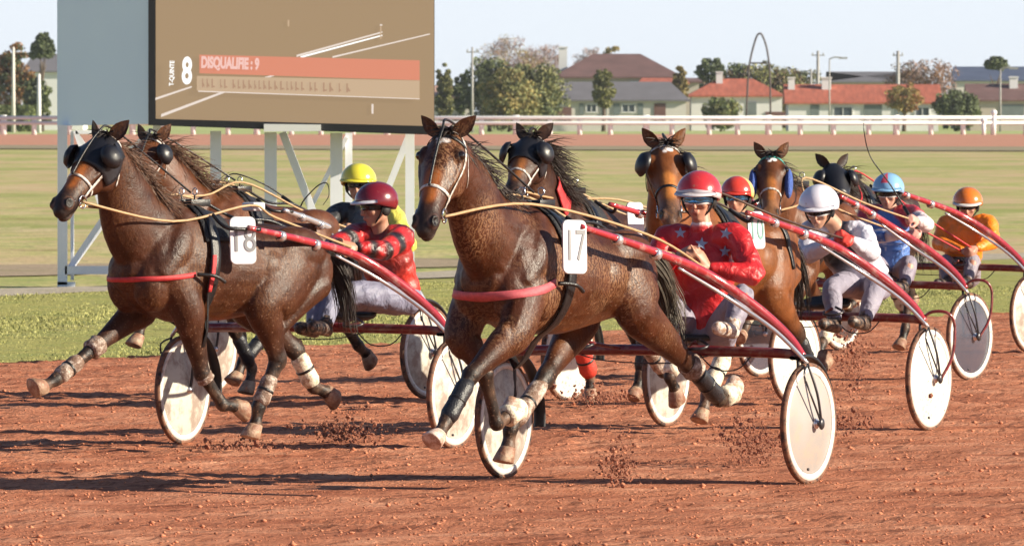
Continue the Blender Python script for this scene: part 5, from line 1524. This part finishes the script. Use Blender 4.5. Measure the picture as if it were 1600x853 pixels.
    if stars:
        for (px, py, r_, rot) in stars:
            d = ray(px, py); dl = unit(A(d @ fr.h, d @ fr.l, d[2])); o = fr.loc(CAMP + d * (fr.o[1] - 3))
            ur = unit(np.cross(dl, A(0, 0, 1))); uu = np.cross(ur, dl)
            V = []; ok = True
            pts = [(0, 0)] + [((r_ if i % 2 == 0 else r_ * .42) * math.sin(math.pi * i / 5 + rot), (r_ if i % 2 == 0 else r_ * .42) * math.cos(math.pi * i / 5 + rot)) for i in range(10)]
            for (a, b_) in pts:
                h = jb.ray_cast(Vector(o + ur * a + uu * b_), Vector(dl))
                if h[0] is None: ok = False; break
                V.append(A(*h[0]) - dl * .005)
            if ok:
                V += [v - dl * .004 for v in V]
                F = [(11, 11 + 1 + i, 11 + 1 + (i + 1) % 10) for i in range(10)] + [(1 + i, 11 + 1 + i, 11 + 1 + (i + 1) % 10, 1 + (i + 1) % 10) for i in range(10)]
                mesh_obj('star', V, F, M_STAR, jk, False)
    return dict(root=root, jb=jb, jk=jk, hL=hL, hR=hR, f=f, fr=fr, head=head)
M_STAR = mat('grey blue star print', (.30, .36, .48), .5, .1, 20)
# ------------------------------------------------------------------ the seven teams
M_COAT = coat_mat('bay coat', .38, .35, (.26, .12, .05), bump=.24)
M_COAT_S = coat_mat('sweaty bay coat', .36, .60, (.31, .165, .085), bump=.26)
M_COAT_D = coat_mat('dark wet coat', .41, .50, (.17, .075, .028), bump=.26)

GH, GS, GP = 'trotting horses racing in a bunch', 'racing sulkies behind the trotters', 'drivers seated on the sulkies'
BAY = (.135, .048, .020); DBAY = (.075, .028, .014); BRIGHT = (.26, .095, .028); BLK = (.016, .012, .011); DARKP = (.016, .010, .008)

def team_frames(Rpx, Lpx, phi_s):
    a = ground(*Rpx); b = ground(*Lpx); m = (a + b) / 2
    return Frame(m[0], m[1], phi_s)

def link_tips(hf, sf, xz=(.28, 1.50), lat=.40):
    out = []
    for s in (1, -1): out.append(sf.loc(hf.wor(A(xz[0], lat * s, xz[1]))))
    return out


def wdir(fr, x, y, z):
    w = unit(A(x, y, z)); return A(w @ fr.h, w @ fr.l, w[2])

def reins(H, D, hands, m=M_REIN, r=.0085, mid=None):
    """from the bit ring through the saddle ring to each hand"""
    for s, (key, pts) in zip((1, -1), hands):
        b = H.hp(.79, .075 * s, -.02); hnd = H.fr.loc(D['fr'].wor(D[key] + A(.05, 0, 0)))
        ring = A(.19, .065 * s, 1.645 + H.Z)
        if pts: P = [b] + [A(*p) for p in pts] + [hnd]
        else: P = [b, lerp(b, ring, .5) + A(0, .10 * s, -.07), ring + A(0, .03 * s, -.02), lerp(ring, hnd, .5) + A(0, .05 * s, -.04), hnd]
        rein(H, P, r, m)

def overcheck(H, m=M_LEATHER, r=.0075, face=True):
    rein(H, ([H.hp(.62, 0, .092), H.hp(.35, 0, .115)] if face else []) + [H.hp(.05, 0, .115), H.hp(-.12, 0, .06), lerp(H.hp(-.1, 0, .0), A(.2, 0, 1.66 + H.Z), .5) + A(0, 0, .03), A(.17, 0, 1.64 + H.Z)], r, m, 'overcheck_rein')

def croup_straps(H):
    V = []
    rein(H, [A(.10, 0, 1.60 + H.Z), A(-.2, 0, 1.475 + H.Z), A(-.5, 0, 1.455 + H.Z), A(-.80, 0, 1.33 + H.Z)], .010, M_LEATHER, 'back_strap')

def traces(H, sf, tips):
    """saddle tie to the shaft tip"""
    for s, t in zip((1, -1), tips):
        tt = H.fr.loc(sf.wor(t)); rein(H, [A(.17, .22 * s, 1.50 + H.Z), A(.17, .36 * s, 1.42 + H.Z), tt + A(-.10, 0, -.01)], .013, M_LEATHER, 'shaft_tie')
        rein(H, [A(.36, .29 * s, 1.13 + H.Z), A(.26, .34 * s, 1.12 + H.Z), A(.17, .335 * s, 1.08 + H.Z)], .012, M_LEATHER, 'breast_tie')

# ---- number 17, the leading horse right of centre
sf17 = Frame(.83, 59.45, 27)
hf17 = Frame(.215, 58.25, 33)
J = hf17.J
legs = {'LF': [J(806, 516, .20), J(736, 586, .13), J(697, 658, .11), J(678, 694, .12)],
        'RF': [J(722, 520, -.19), J(757, 584, -.06), J(776, 662, -.07), J(815, 634, -.07)],
        'LH': [J(1000, 492, .21), J(1082, 574, .17), J(1124, 624, .13), J(1154, 608, .12)],
        'RH': [J(905, 500, -.19), J(852, 590, -.12), J(798, 668, -.10), J(789, 730, -.11)]}
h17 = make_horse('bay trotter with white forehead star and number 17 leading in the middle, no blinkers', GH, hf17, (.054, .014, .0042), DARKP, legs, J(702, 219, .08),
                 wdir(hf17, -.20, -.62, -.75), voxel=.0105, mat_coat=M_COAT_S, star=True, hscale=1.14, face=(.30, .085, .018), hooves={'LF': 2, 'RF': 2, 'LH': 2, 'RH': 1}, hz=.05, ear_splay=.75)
saddle(h17); bridle(h17, cheek=M_WSTRAP)
breast_strap(h17, 1.06, 1.16, .05, M_PINKSTRAP)
leg_boot(h17, 'LF', M_BOOTK, .12, 1.0, extra=.012); leg_boot(h17, 'LH', M_BOOTK, .10, .95); leg_boot(h17, 'LH', M_BOOTW, .90, 1.06, 'hock_boot', seg=(0, 1), extra=.028); leg_boot(h17, 'LH', M_BOOTC, .15, .75, 'fetlock_boot', seg=(2, 3), extra=.020)
leg_boot(h17, 'RH', M_BOOTW, .10, .92); leg_boot(h17, 'RF', M_BOOTC, .35, .95, 'bell_boot', seg=(2, 3), extra=.026)
number_plate(h17, h17.fr.J(897, 386, .38), .155, .305, '17', normal=(.55, 1, .1), dsize=.25, squash=.56, roll=-.03)
add_forelock(h17, M_HAIR_D, 50, .10); add_mane(h17, M_HAIR_D, (-.75, .35, .05), 170, .20, frm=.1)
TP = [A(-.84, .0, 1.32), A(-.98, .03, 1.30), A(-1.08, .06, 1.16), A(-1.14, .08, .98), A(-1.13, .08, .78)]
add_tail(h17, M_HAIR_G, TP, 520, .09, .0045)
t17 = link_tips(hf17, sf17, (.30, 1.50), .40)
make_sulky('red shafted sulky with grey brushed disc behind horse 17', GS, sf17, t17, (M_DISCG, M_DISC))
croup_straps(h17); traces(h17, sf17, t17); overcheck(h17)
D17 = make_driver('driver in red jacket with grey stars, blue mirror goggles and red and silver helmet', GP, sf17,
  dict(head=(1092, 312, -.5), sL=(1150, 372, -.52), sR=(1044, 374, -.50), eL=(1180, 430, -.40), eR=(1018, 424, -.30), hL=(1106, 418, -.2), hR=(1062, 398, -.15), pelvis=(1100, 520, -.50), kL=(1160, 462, -.10), kR=(1040, 470, -.1), fL=(1142, 512, .1), fR=(1050, 520, .1)),
  face=(-.28, -1, -.12), jacket=(.50, .016, .02), trousers=(.24, .22, .28), helmet=[hmat('red helmet', (.50, .03, .035)), hmat('silver helmet', (.50, .45, .48))], split=lambda t, p: 1 if (p > .84 or (2.6 < t < 4.2)) else 0, lens=M_LENSB, voxel=.008, peak=hmat('silver peak', (.6, .55, .58)),
  collar=(.7, .6, .58), curlL=(0, .8, .9, 1), stars=[(1063, 364, .036, 0), (1096, 381, .040, .1), (1134, 365, .038, .2), (1133, 393, .036, 0)], gframe=True, fat=1.12, hrad=(.158, .132, .130), shoe=M_SHOEW, skin=(.42, .20, .13))
reins(h17, D17, (('hL', [hf17.J(830, 319, .20), hf17.J(1010, 366, .25)]), ('hR', None)))

# ---- number 18, left
sf18 = Frame(-1.25, 65.7, 27)
hf18 = Frame(-1.895, 64.5, 48)
J = hf18.J
legs = {'RF': [J(224, 478, -.19), J(150, 541, -.11), J(88, 592, -.10), J(48, 616, -.10)],
        'LF': [J(292, 482, .19), J(316, 584, .15), J(348, 632, .14), J(384, 636, .14)],
        'LH': [J(412, 478, .21), J(434, 562, .16), J(404, 636, .14), J(396, 680, .14)],
        'RH': [(-.46, -.2, .93), J(462, 548, -.14), J(490, 604, -.12), J(514, 614, -.12)]}
h18 = make_horse('dark brown trotter with black face mask and number 18 at the left front', GH, hf18, (.050, .0148, .0055), (.014, .009, .008), legs, frame_JX(hf18, 170, 226, .94),
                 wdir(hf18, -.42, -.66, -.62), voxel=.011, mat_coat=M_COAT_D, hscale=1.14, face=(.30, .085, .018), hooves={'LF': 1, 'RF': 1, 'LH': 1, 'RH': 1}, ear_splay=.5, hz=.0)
hood(h18, M_BLINK, .03, .44); bridle(h18, brow=M_REDSTRAP, cheek=M_WSTRAP)
for s in (1, -1): blinker(h18, s, M_BLINK, r=.078, t=.28)
saddle(h18); breast_strap(h18, 1.10, 1.14, .030, M_REDSTRAP)
trunk_band(h18, .20, .03, M_REDSTRAP, 'girth_strap', 80, 125, n=12, off=.03, thick=.008, lean=.06)
leg_boot(h18, 'RF', M_BOOTW, -.12, .16, 'knee_boot', extra=.026); leg_boot(h18, 'RF', M_BOOTW, .42, .96, extra=.014); leg_boot(h18, 'LF', M_BOOTW, .02, .22, 'knee_boot', extra=.018)
leg_boot(h18, 'LH', M_BOOTW, .35, .95); leg_boot(h18, 'RH', M_BOOTC, .10, .95, extra=.016)
number_plate(h18, hf18.J(379, 376, .36), .17, .30, '18', normal=(.45, 1, .1), dsize=.23, squash=.78)
mb = MB(); mb.box((0, 0, 0), (.10, .12, .055)); q = mb.build('saddle_label', M_PLATE, h18.root, smooth=False, bevel=.012); q.location = Vector(hf18.J(396, 323, .10))
add_forelock(h18, M_HAIR_D, 50, .11); add_mane(h18, M_HAIR_B, (-.8, .2, .1), 260, .22)
add_tail(h18, M_HAIR_D, [A(-.84, 0, 1.27), A(-.98, .02, 1.22), A(-1.07, .04, 1.0), A(-1.10, .05, .75)], 300, .08)
t18 = link_tips(hf18, sf18, (.05, 1.42), .42)
make_sulky('red shafted sulky with white discs behind horse 18', GS, sf18, t18, (M_DISC, M_DISC))
croup_straps(h18); traces(h18, sf18, t18); overcheck(h18)
stripe = lambda a, b: (lambda t: a if (int(t * 9.5) % 2 == 0) else b)
D18 = make_driver('driver in red and black hooped jacket with dark red helmet', GP, sf18,
  dict(head=(588, 324, -.35), sL=(628, 372, -.46), sR=(560, 368, -.40), eL=(600, 392, -.12), eR=(520, 385, -.05), hL=(554, 386, .08), hR=(520, 384, .15), pelvis=(618, 462, -.55), kL=(520, 458, .02), kR=(500, 468, .05), fL=(508, 510, .25), fR=(488, 512, .25)),
  face=(-.85, -.62, -.12), jacket=(.50, .022, .022), sleeve=stripe((.50, .02, .022), (.012, .012, .014)), torso_col=(lambda t: (.52, .03, .02) if t < .38 or int(t * 11) % 2 else (.012, .012, .014)), trousers=(.19, .19, .27),
  helmet=[hmat('dark red helmet', (.16, .008, .016)), hmat('helmet white band', (.6, .6, .62))], split=lambda t, p: 0, peak=hmat('pale peak', (.55, .55, .62)), voxel=.008, fat=1.05, hrad=(.150, .125, .125), skin=(.40, .20, .13))
reins(h18, D18, (('hL', [hf18.J(270, 346, .22), hf18.J(390, 321, .18), hf18.J(430, 340, .15)]), ('hR', None)))

# ---- yellow helmet team, behind 18
GEN = dict(LF=pose('ext', 1), RF=pose('fold', -1), RH=pose('reach', -1), LH=pose('trail', 1))
GEN2 = dict(RF=pose('ext', -1), LF=pose('fold', 1), LH=pose('reach', 1), RH=pose('trail', -1))
sfY = Frame(-1.46, 77.0, 33); hfY = Frame(-1.94, 75.9, 40)
lg = dict(RF=[(.42, -.18, .93), (.80, -.13, .74), (1.06, -.12, .60), (1.12, -.12, .46)], LF=[(.42, .18, .93), (.34, .15, .53), (.14, .14, .25), (.18, .14, .09)],
          LH=[(-.44, .2, .93), (-.84, .16, .60), (-1.06, .14, .40), (-1.20, .14, .30)], RH=pose('reach', -1))
hY = make_horse('bay trotter with pale browband half hidden behind horse 18', GH, hfY, (.085, .026, .009), DARKP, lg, frame_JX(hfY, 240, 226, .93), wdir(hfY, -.22, -.72, -.62), voxel=.013, hscale=1.1, mat_coat=M_COAT, ear_splay=.45)
saddle(hY); bridle(hY, brow=M_WSTRAP, cheek=M_WSTRAP); blinker(hY, 1, M_BLINK, r=.08, t=.27); breast_strap(hY, 1.10, 1.14, .035, M_LEATHER)
leg_boot(hY, 'RH', M_BOOTK, .1, .9); leg_boot(hY, 'LF', M_BOOTK, .1, .9)
add_forelock(hY, M_HAIR_D); add_mane(hY, M_HAIR_B, (-.7, .45, .25), 260, .26); add_tail(hY, M_HAIR_D, [A(-.84, 0, 1.27), A(-.98, .02, 1.22), A(-1.07, .04, 1.0), A(-1.10, .05, .75)], 200, .08)
tY = link_tips(hfY, sfY, (.1, 1.42), .42)
make_sulky('silver shafted sulky with grey white discs under the yellow helmeted driver', GS, sfY, tY, (M_DISC, M_DISC), shaft_m=M_SILVER)
croup_straps(hY); traces(hY, sfY, tY); overcheck(hY)
DY = make_driver('driver in black jacket with a yellow sleeve, yellow helmet and black goggles', GP, sfY,
  dict(head=(560, 290, -.4), sL=(612, 336, -.5), sR=(530, 334, -.45), eL=(640, 385, -.35), eR=(505, 352, -.2), hL=(560, 360, .0), hR=(520, 362, .05), pelvis=(590, 420, -.5), kL=(585, 420, .0), kR=(530, 420, .0), fL=(570, 455, .2), fR=(520, 455, .2)),
  face=(-.15, -1, -.08), jacket=(.015, .016, .02), sleeve=(.03, .03, .035), sleeve2=(.62, .56, .10), torso_col=(lambda t: (.03, .03, .035) if t > .9 else (.10, .10, .10)), trousers=(.3, .3, .33),
  helmet=[hmat('yellow helmet', (.72, .64, .05))], split=None, voxel=.011, collar=(.45, .42, .02), hrad=(.150, .135, .130))
reins(hY, DY, (('hL', None), ('hR', None)))
hm_ = MB(); 

# ---- red cap team, behind 17
sfR = Frame(1.24, 75.4, 33); hfR = Frame(.50, 74.4, 31)
lg = dict(RF=pose('ext', -1), LF=[(.42, .18, .93), (.30, .15, .53), (.11, .14, .24), (.10, .14, .07)], LH=pose('hplant', 1), RH=pose('trail', -1))
hR = make_horse('dark brown trotter with black blinkers and red neck cover behind horse 17', GH, hfR, (.040, .014, .008), (.014, .009, .008), lg, frame_JX(hfR, 834, 224, .88), wdir(hfR, -.26, -.74, -.62), voxel=.013, hscale=1.12, mat_coat=M_COAT_D, ear_splay=.55, face=(.2, .07, .02))
saddle(hR); bridle(hR, brow=M_PINKSTRAP, cheek=M_WSTRAP); hood(hR, M_BLINK, .04, .42)
for s in (1, -1): blinker(hR, s, M_BLINK, r=.085, t=.27)
breast_strap(hR, 1.10, 1.14, .05, M_REDSTRAP); leg_boot(hR, 'LF', M_BOOTR, .25, 1.0, extra=.026); leg_boot(hR, 'LH', M_BOOTK, .1, .9)
number_plate(hR, hfR.J(992, 342, .34), .14, .24, '', normal=(.5, 1, .1))
add_forelock(hR, M_HAIR_D); add_mane(hR, M_HAIR_D, (-.6, .6, .25), 260, .26)
def neck_cover(H, m):
    c0 = lerp(H.m1, H.m2, .2); 
    def rays(u, v):
        a = R(-75 + 150 * u); d = H.bk * math.cos(a) + A(0, 1, 0) * math.sin(a); c = lerp(H.m1, H.m2, -.25 + .8 * v)
        return c + d * .6, -d
    V, F = wrap(H.bvh, rays, 22, 8, .012, .012); mesh_obj('neck_cover', V, F, m, H.root, True)
neck_cover(hR, M_REDSTRAP)
tR = link_tips(hfR, sfR, (.30, 1.48), .42)
make_sulky('sulky with white discs of the red capped driver, hidden behind horse 17', GS, sfR, tR, (M_DISCW, M_DISCW))
croup_straps(hR); traces(hR, sfR, tR); overcheck(hR, face=False)
DR = make_driver('driver in red helmet with yellow back seen behind the star jacket driver', GP, sfR,
  dict(head=(1152, 310, -.4), sL=(1192, 350, -.48), sR=(1116, 350, -.45), eL=(1200, 395, -.3), eR=(1105, 392, -.25), hL=(1150, 385, .0), hR=(1125, 380, .05), pelvis=(1150, 440, -.5), kL=(1180, 430, .0), kR=(1110, 430, .0), fL=(1170, 465, .2), fR=(1105, 465, .2)),
  face=(-.25, -1, -.08), jacket=(.45, .05, .04), trousers=(.5, .5, .5), helmet=[hmat('bright red helmet', (.62, .05, .03)), hmat('yellow helmet back', (.70, .48, .16))], split=lambda t, p: 1 if 1.2 < t < 2.6 else 0, lens=M_LENSB, hrad=(.145, .125, .125), voxel=.012)
reins(hR, DR, (('hL', [hfR.J(880, 312, .16), hfR.J(985, 316, .14)]), ('hR', None)))

# ---- white jacket team
sfW = Frame(1.93, 69.4, 27); hfW = Frame(1.34, 68.2, 31)
lg = dict(LF=[(.42, .18, .93), (.70, .14, .64), (.80, .13, .40), (.72, .13, .30)], RF=pose('fold', -1), LH=pose('trail', 1), RH=[(-.28, -.2, .95), (-.46, -.16, .54), (-.16, -.14, .26), (-.08, -.14, .08)])
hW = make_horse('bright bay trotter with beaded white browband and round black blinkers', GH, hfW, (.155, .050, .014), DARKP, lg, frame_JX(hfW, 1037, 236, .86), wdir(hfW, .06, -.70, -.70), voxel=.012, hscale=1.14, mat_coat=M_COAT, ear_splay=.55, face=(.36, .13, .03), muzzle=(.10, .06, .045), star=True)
saddle(hW); bridle(hW, brow=M_WSTRAP, cheek=M_LEATHER)
for s in (1, -1): blinker(hW, s, M_BLINK, r=.085, t=.27, n_off=.05)
breast_strap(hW, 1.10, 1.14, .04, M_LEATHER); number_plate(hW, hfW.J(1180, 360, .36), .15, .25, '10', normal=(.3, 1, .1), dsize=.2, dm=M_DIGITB, squash=.7)
trunk_band(hW, -.50, .045, M_LEATHER, 'hip_strap', 20, 110, n=20, off=.006, thick=.006, lean=-.1)
leg_boot(hW, 'RH', M_BOOTC, .1, .95, extra=.018); leg_boot(hW, 'LF', M_BOOTC, .1, .95, extra=.016); leg_boot(hW, 'RF', M_BOOTW, .1, .95); leg_boot(hW, 'LH', M_BOOTK, .1, .95)
add_forelock(hW, M_HAIR_D); add_mane(hW, M_HAIR_D, (-.6, .6, .1), 160, .2); add_tail(hW, M_HAIR_D, [A(-.84, 0, 1.27), A(-.98, .02, 1.22), A(-1.07, .04, 1.0), A(-1.10, .05, .75)], 260, .08)
tW = link_tips(hfW, sfW, (.25, 1.48), .40)
make_sulky('red shafted sulky with cream mud-flecked discs under the white helmeted driver', GS, sfW, tW, (M_DISCW, M_DISC), style='arch', guard=False)
croup_straps(hW); traces(hW, sfW, tW); overcheck(hW, face=False)
DW = make_driver('crouching driver in white jacket with black front, red gloves and white helmet', GP, sfW,
  dict(head=(1280, 328, -.2), sL=(1346, 366, -.42), sR=(1268, 362, -.32), eL=(1362, 396, -.18), eR=(1262, 398, -.08), hL=(1328, 374, .05), hR=(1308, 378, .10), pelvis=(1352, 440, -.60), kL=(1366, 458, -.12), kR=(1300, 452, -.02), fL=(1350, 502, .12), fR=(1304, 506, .18)),
  face=(-.30, -1, -.30), jacket=(.60, .58, .66), torso_col=(lambda t: (.60, .58, .66) if t < .42 else (.015, .015, .018)), trousers=(.24, .22, .28), glove=(.62, .05, .035), helmet=[hmat('white helmet', (.74, .72, .80))], gframe=True, hrad=(.158, .138, .132), fat=1.1, voxel=.009)
reins(hW, DW, (('hL', None), ('hR', None)), m=M_DREIN)

# ---- blue team
sfB = Frame(2.83, 82.3, 33); hfB = Frame(2.30, 81.3, 20)
hB = make_horse('bay trotter with teal browband and blue fleece cheek pads', GH, hfB, (.11, .036, .012), DARKP, GEN2, frame_JX(hfB, 1205, 252, .90), wdir(hfB, -.03, -.72, -.68), voxel=.014, hscale=1.12, mat_coat=M_COAT, ear_splay=.5, face=(.34, .12, .03), star=True, muzzle=(.2, .09, .04))
saddle(hB); bridle(hB, brow=M_TEAL, cheek=M_LEATHER, nose=M_WSTRAP)
for s in (1, -1):
    mb = MB(); ax = np.array([hB.hd, hB.side, hB.up]); mb.ball(hB.hp(.38, .125 * s, .0), (.155, .035, .07), 18, ax=ax); mb.build('cheek_pad', M_BLUEH, hB.root)
breast_strap(hB, 1.10, 1.14, .04, M_LEATHER); add_forelock(hB, M_HAIR_D, 60, .12); add_mane(hB, M_HAIR_D, (-.6, .5, .1), 120, .2); add_tail(hB, M_HAIR_D, [A(-.84, 0, 1.27), A(-.98, .02, 1.22), A(-1.07, .04, 1.0), A(-1.10, .05, .75)], 160, .08)
tB = link_tips(hfB, sfB, (.25, 1.48), .40)
make_sulky('sulky with smoky grey see-through discs under the blue driver', GS, sfB, tB, (M_DISCT, M_DISCT), style='arch', guard=False)
croup_straps(hB); traces(hB, sfB, tB)
for k in ('LF', 'RF', 'LH', 'RH'): leg_boot(hB, k, M_BOOTC, .1, .9)
DB = make_driver('driver in blue jacket with red shoulders and light blue helmet with red stripe', GP, sfB,
  dict(head=(1388, 303, -.4), sL=(1424, 336, -.46), sR=(1356, 336, -.45), eL=(1448, 352, -.25), eR=(1348, 372, -.3), hL=(1432, 344, -.02), hR=(1418, 366, .02), pelvis=(1392, 430, -.5), kL=(1420, 412, .0), kR=(1370, 412, .0), fL=(1412, 448, .2), fR=(1376, 450, .2)),
  face=(-.22, -1, -.12), jacket=(.09, .19, .50), sleeve=(lambda t: (.48, .03, .05) if t < .35 else (.70, .60, .62)), trousers=(.25, .22, .28), helmet=[hmat('light blue helmet', (.22, .42, .66)), hmat('helmet red stripe', (.62, .08, .12))], split=lambda t, p: 1 if (t < .25 or t > 6.0) and p < .7 else 0, gframe=True, hrad=(.150, .130, .130), voxel=.011, skin=(.5, .27, .2), glove=(.6, .3, .25))
mb = MB()
V, F = wrap(DB['jb'], lambda u, v: (A(.8, -.16 + .32 * u, 1.02 + .16 * v), A(-1, 0, 0)), 10, 8, .006, .004); mesh_obj('chest_print', V, F, mat('white chest print', (.68, .72, .78), .5, .1, 20, dirt=(.06, .16, .5), dirt_amt=.3, dscale=12), DB['root'], True)
reins(hB, DB, (('hL', None), ('hR', None)))

# ---- orange team
sfO = Frame(3.78, 91.5, 33); hfO = Frame(3.05, 90.4, 31)
lg = dict(LF=pose('fold', 1), RF=pose('ext', -1), LH=pose('hplant', 1), RH=pose('trail', -1))
hO = make_horse('nearly black trotter with black hood at the back of the bunch', GH, hfO, (.030, .014, .010), (.012, .009, .008), lg, frame_JX(hfO, 1300, 266, .90), wdir(hfO, .12, -.74, -.62), voxel=.015, hscale=1.12, mat_coat=M_COAT, ear_splay=.6)
saddle(hO); bridle(hO, cheek=M_WSTRAP); hood(hO, M_BLINK, .03, .6)
for s in (1, -1): blinker(hO, s, M_BLINK, r=.08, t=.27)
breast_strap(hO, 1.10, 1.14, .04, M_LEATHER); add_mane(hO, M_HAIR_D, (-.5, .8, .1), 160, .26); add_tail(hO, M_HAIR_D, [A(-.84, 0, 1.27), A(-.98, .02, 1.22), A(-1.07, .04, 1.0), A(-1.10, .05, .75)], 160, .08)
for k in ('LF', 'RF', 'RH'): leg_boot(hO, k, M_BOOTC, .1, .9)
tO = link_tips(hfO, sfO, (.25, 1.48), .40)
make_sulky('sulky with cream discs under the orange driver at the right edge', GS, sfO, tO, (M_DISC, M_DISC), guard=False)
croup_straps(hO); traces(hO, sfO, tO)
DO = make_driver('driver in orange jacket and orange helmet at the right edge', GP, sfO,
  dict(head=(1512, 322, -.4), sL=(1544, 350, -.46), sR=(1480, 350, -.45), eL=(1552, 378, -.3), eR=(1466, 380, -.3), hL=(1524, 388, -.02), hR=(1506, 392, .02), pelvis=(1500, 430, -.5), kL=(1520, 408, .0), kR=(1478, 410, .0), fL=(1512, 440, .2), fR=(1480, 442, .2)),
  face=(-.12, -1, -.25), jacket=(.85, .22, .012), trousers=(.25, .22, .26), helmet=[hmat('orange helmet', (.68, .17, .02))], peak=hmat('white peak', (.7, .68, .66)), lens=M_LENSK, hrad=(.150, .135, .130), voxel=.012, skin=(.42, .2, .14), fat=1.1)
reins(hO, DO, (('hL', None), ('hR', None)), m=M_REDSTRAP)

# ---- whips
def whip(label, fr, pts, r=.006):
    P = [frame_JX(fr, *p) for p in pts]; root = empty('whip', fr.wor(P[0]), fr.rz); tag(root, label, 'whip', 'long driving whips')
    mb = MB(); mb.tube([p - P[0] for p in P], [r * (1 - .6 * i / (len(P) - 1)) for i in range(len(P))], n=6, res=5); mb.build('whip_shaft', M_LEATHER, root)
    mb = MB(); d = unit(P[1] - P[0]); mb.tube([-d * .05, d * .18], r * 2, n=8); mb.build('handle', M_LEATHER, root)
whip('long thin whip standing up from the blue driver, tip above his helmet', sfB, [(1430, 352, .0), (1392, 290, .1), (1360, 245, .2), (1350, 205, .3), (1350, 190, .3)], .007)
whip('curved black whip arching beside the yellow helmeted driver', sfY, [(520, 362, .05), (470, 330, .2), (490, 296, .3), (510, 286, .3), (514, 305, .35), (505, 320, .35)], .007)
whip('thin bowed whip over the rump of the horse behind number 18', sfY, [(470, 328, .5), (420, 292, .7), (370, 272, .9), (352, 280, .9), (346, 296, .9)], .007)

# ---- clods thrown up by the hooves
CL = MB()
def clods(px, py, w, h, n, Y, seed):
    rs = np.random.RandomState(seed); c = at(px, py, Y)
    for i in range(n * 5):
        q = c + A(rs.standard_t(3) * w / FPX * Y, rs.normal(0, .3), rs.standard_t(3) * h * .8 / FPX * Y); q[2] = max(q[2], .01); r = min(.022, .0040 * math.exp(rs.normal(0, .7)))
        ax = np.linalg.qr(rs.normal(0, 1, (3, 3)))[0]; CL.ball(q, (r, r * rs.uniform(.5, .9), r * rs.uniform(.5, 1.2)), 5, ax=ax)
clods(965, 728, 11, 20, 130, 58.6, 1); clods(1175, 688, 24, 20, 260, 62, 2); clods(540, 674, 22, 11, 200, 66, 3); clods(930, 620, 30, 8, 160, 74, 4); clods(1330, 560, 14, 30, 200, 76, 5); clods(375, 700, 30, 6, 160, 65.2, 6); clods(1330, 660, 20, 10, 90, 67, 7)
tag(CL.build('flying_dirt', mat('red dirt clod', (.26, .10, .06), .95, .4, 40), None, smooth=False), 'sprays of red dirt clods thrown up behind the hooves and wheels', 'dirt', kind='stuff')

# ------------------------------------------------------------------ the air
def haze():
    m = bpy.data.materials.new('haze'); m.use_nodes = True; nt = m.node_tree
    for n in list(nt.nodes):
        if n.type == 'BSDF_PRINCIPLED': nt.nodes.remove(n)
    v = nt.nodes.new('ShaderNodeVolumePrincipled'); v.inputs['Color'].default_value = (.86, .92, 1.0, 1); v.inputs['Density'].default_value = HAZE; v.inputs['Anisotropy'].default_value = .2
    nt.links.new(v.outputs[0], nt.nodes['Material Output'].inputs['Volume'])
    mb = MB(); mb.box((0, 2500, 7.5), (8300, 5200, 17.2)); o = mb.build('haze', m, smooth=False); tag(o, kind='stuff'); o['label'] = 'thin pale haze in the air over the whole racecourse'
HAZE = .00005
haze()
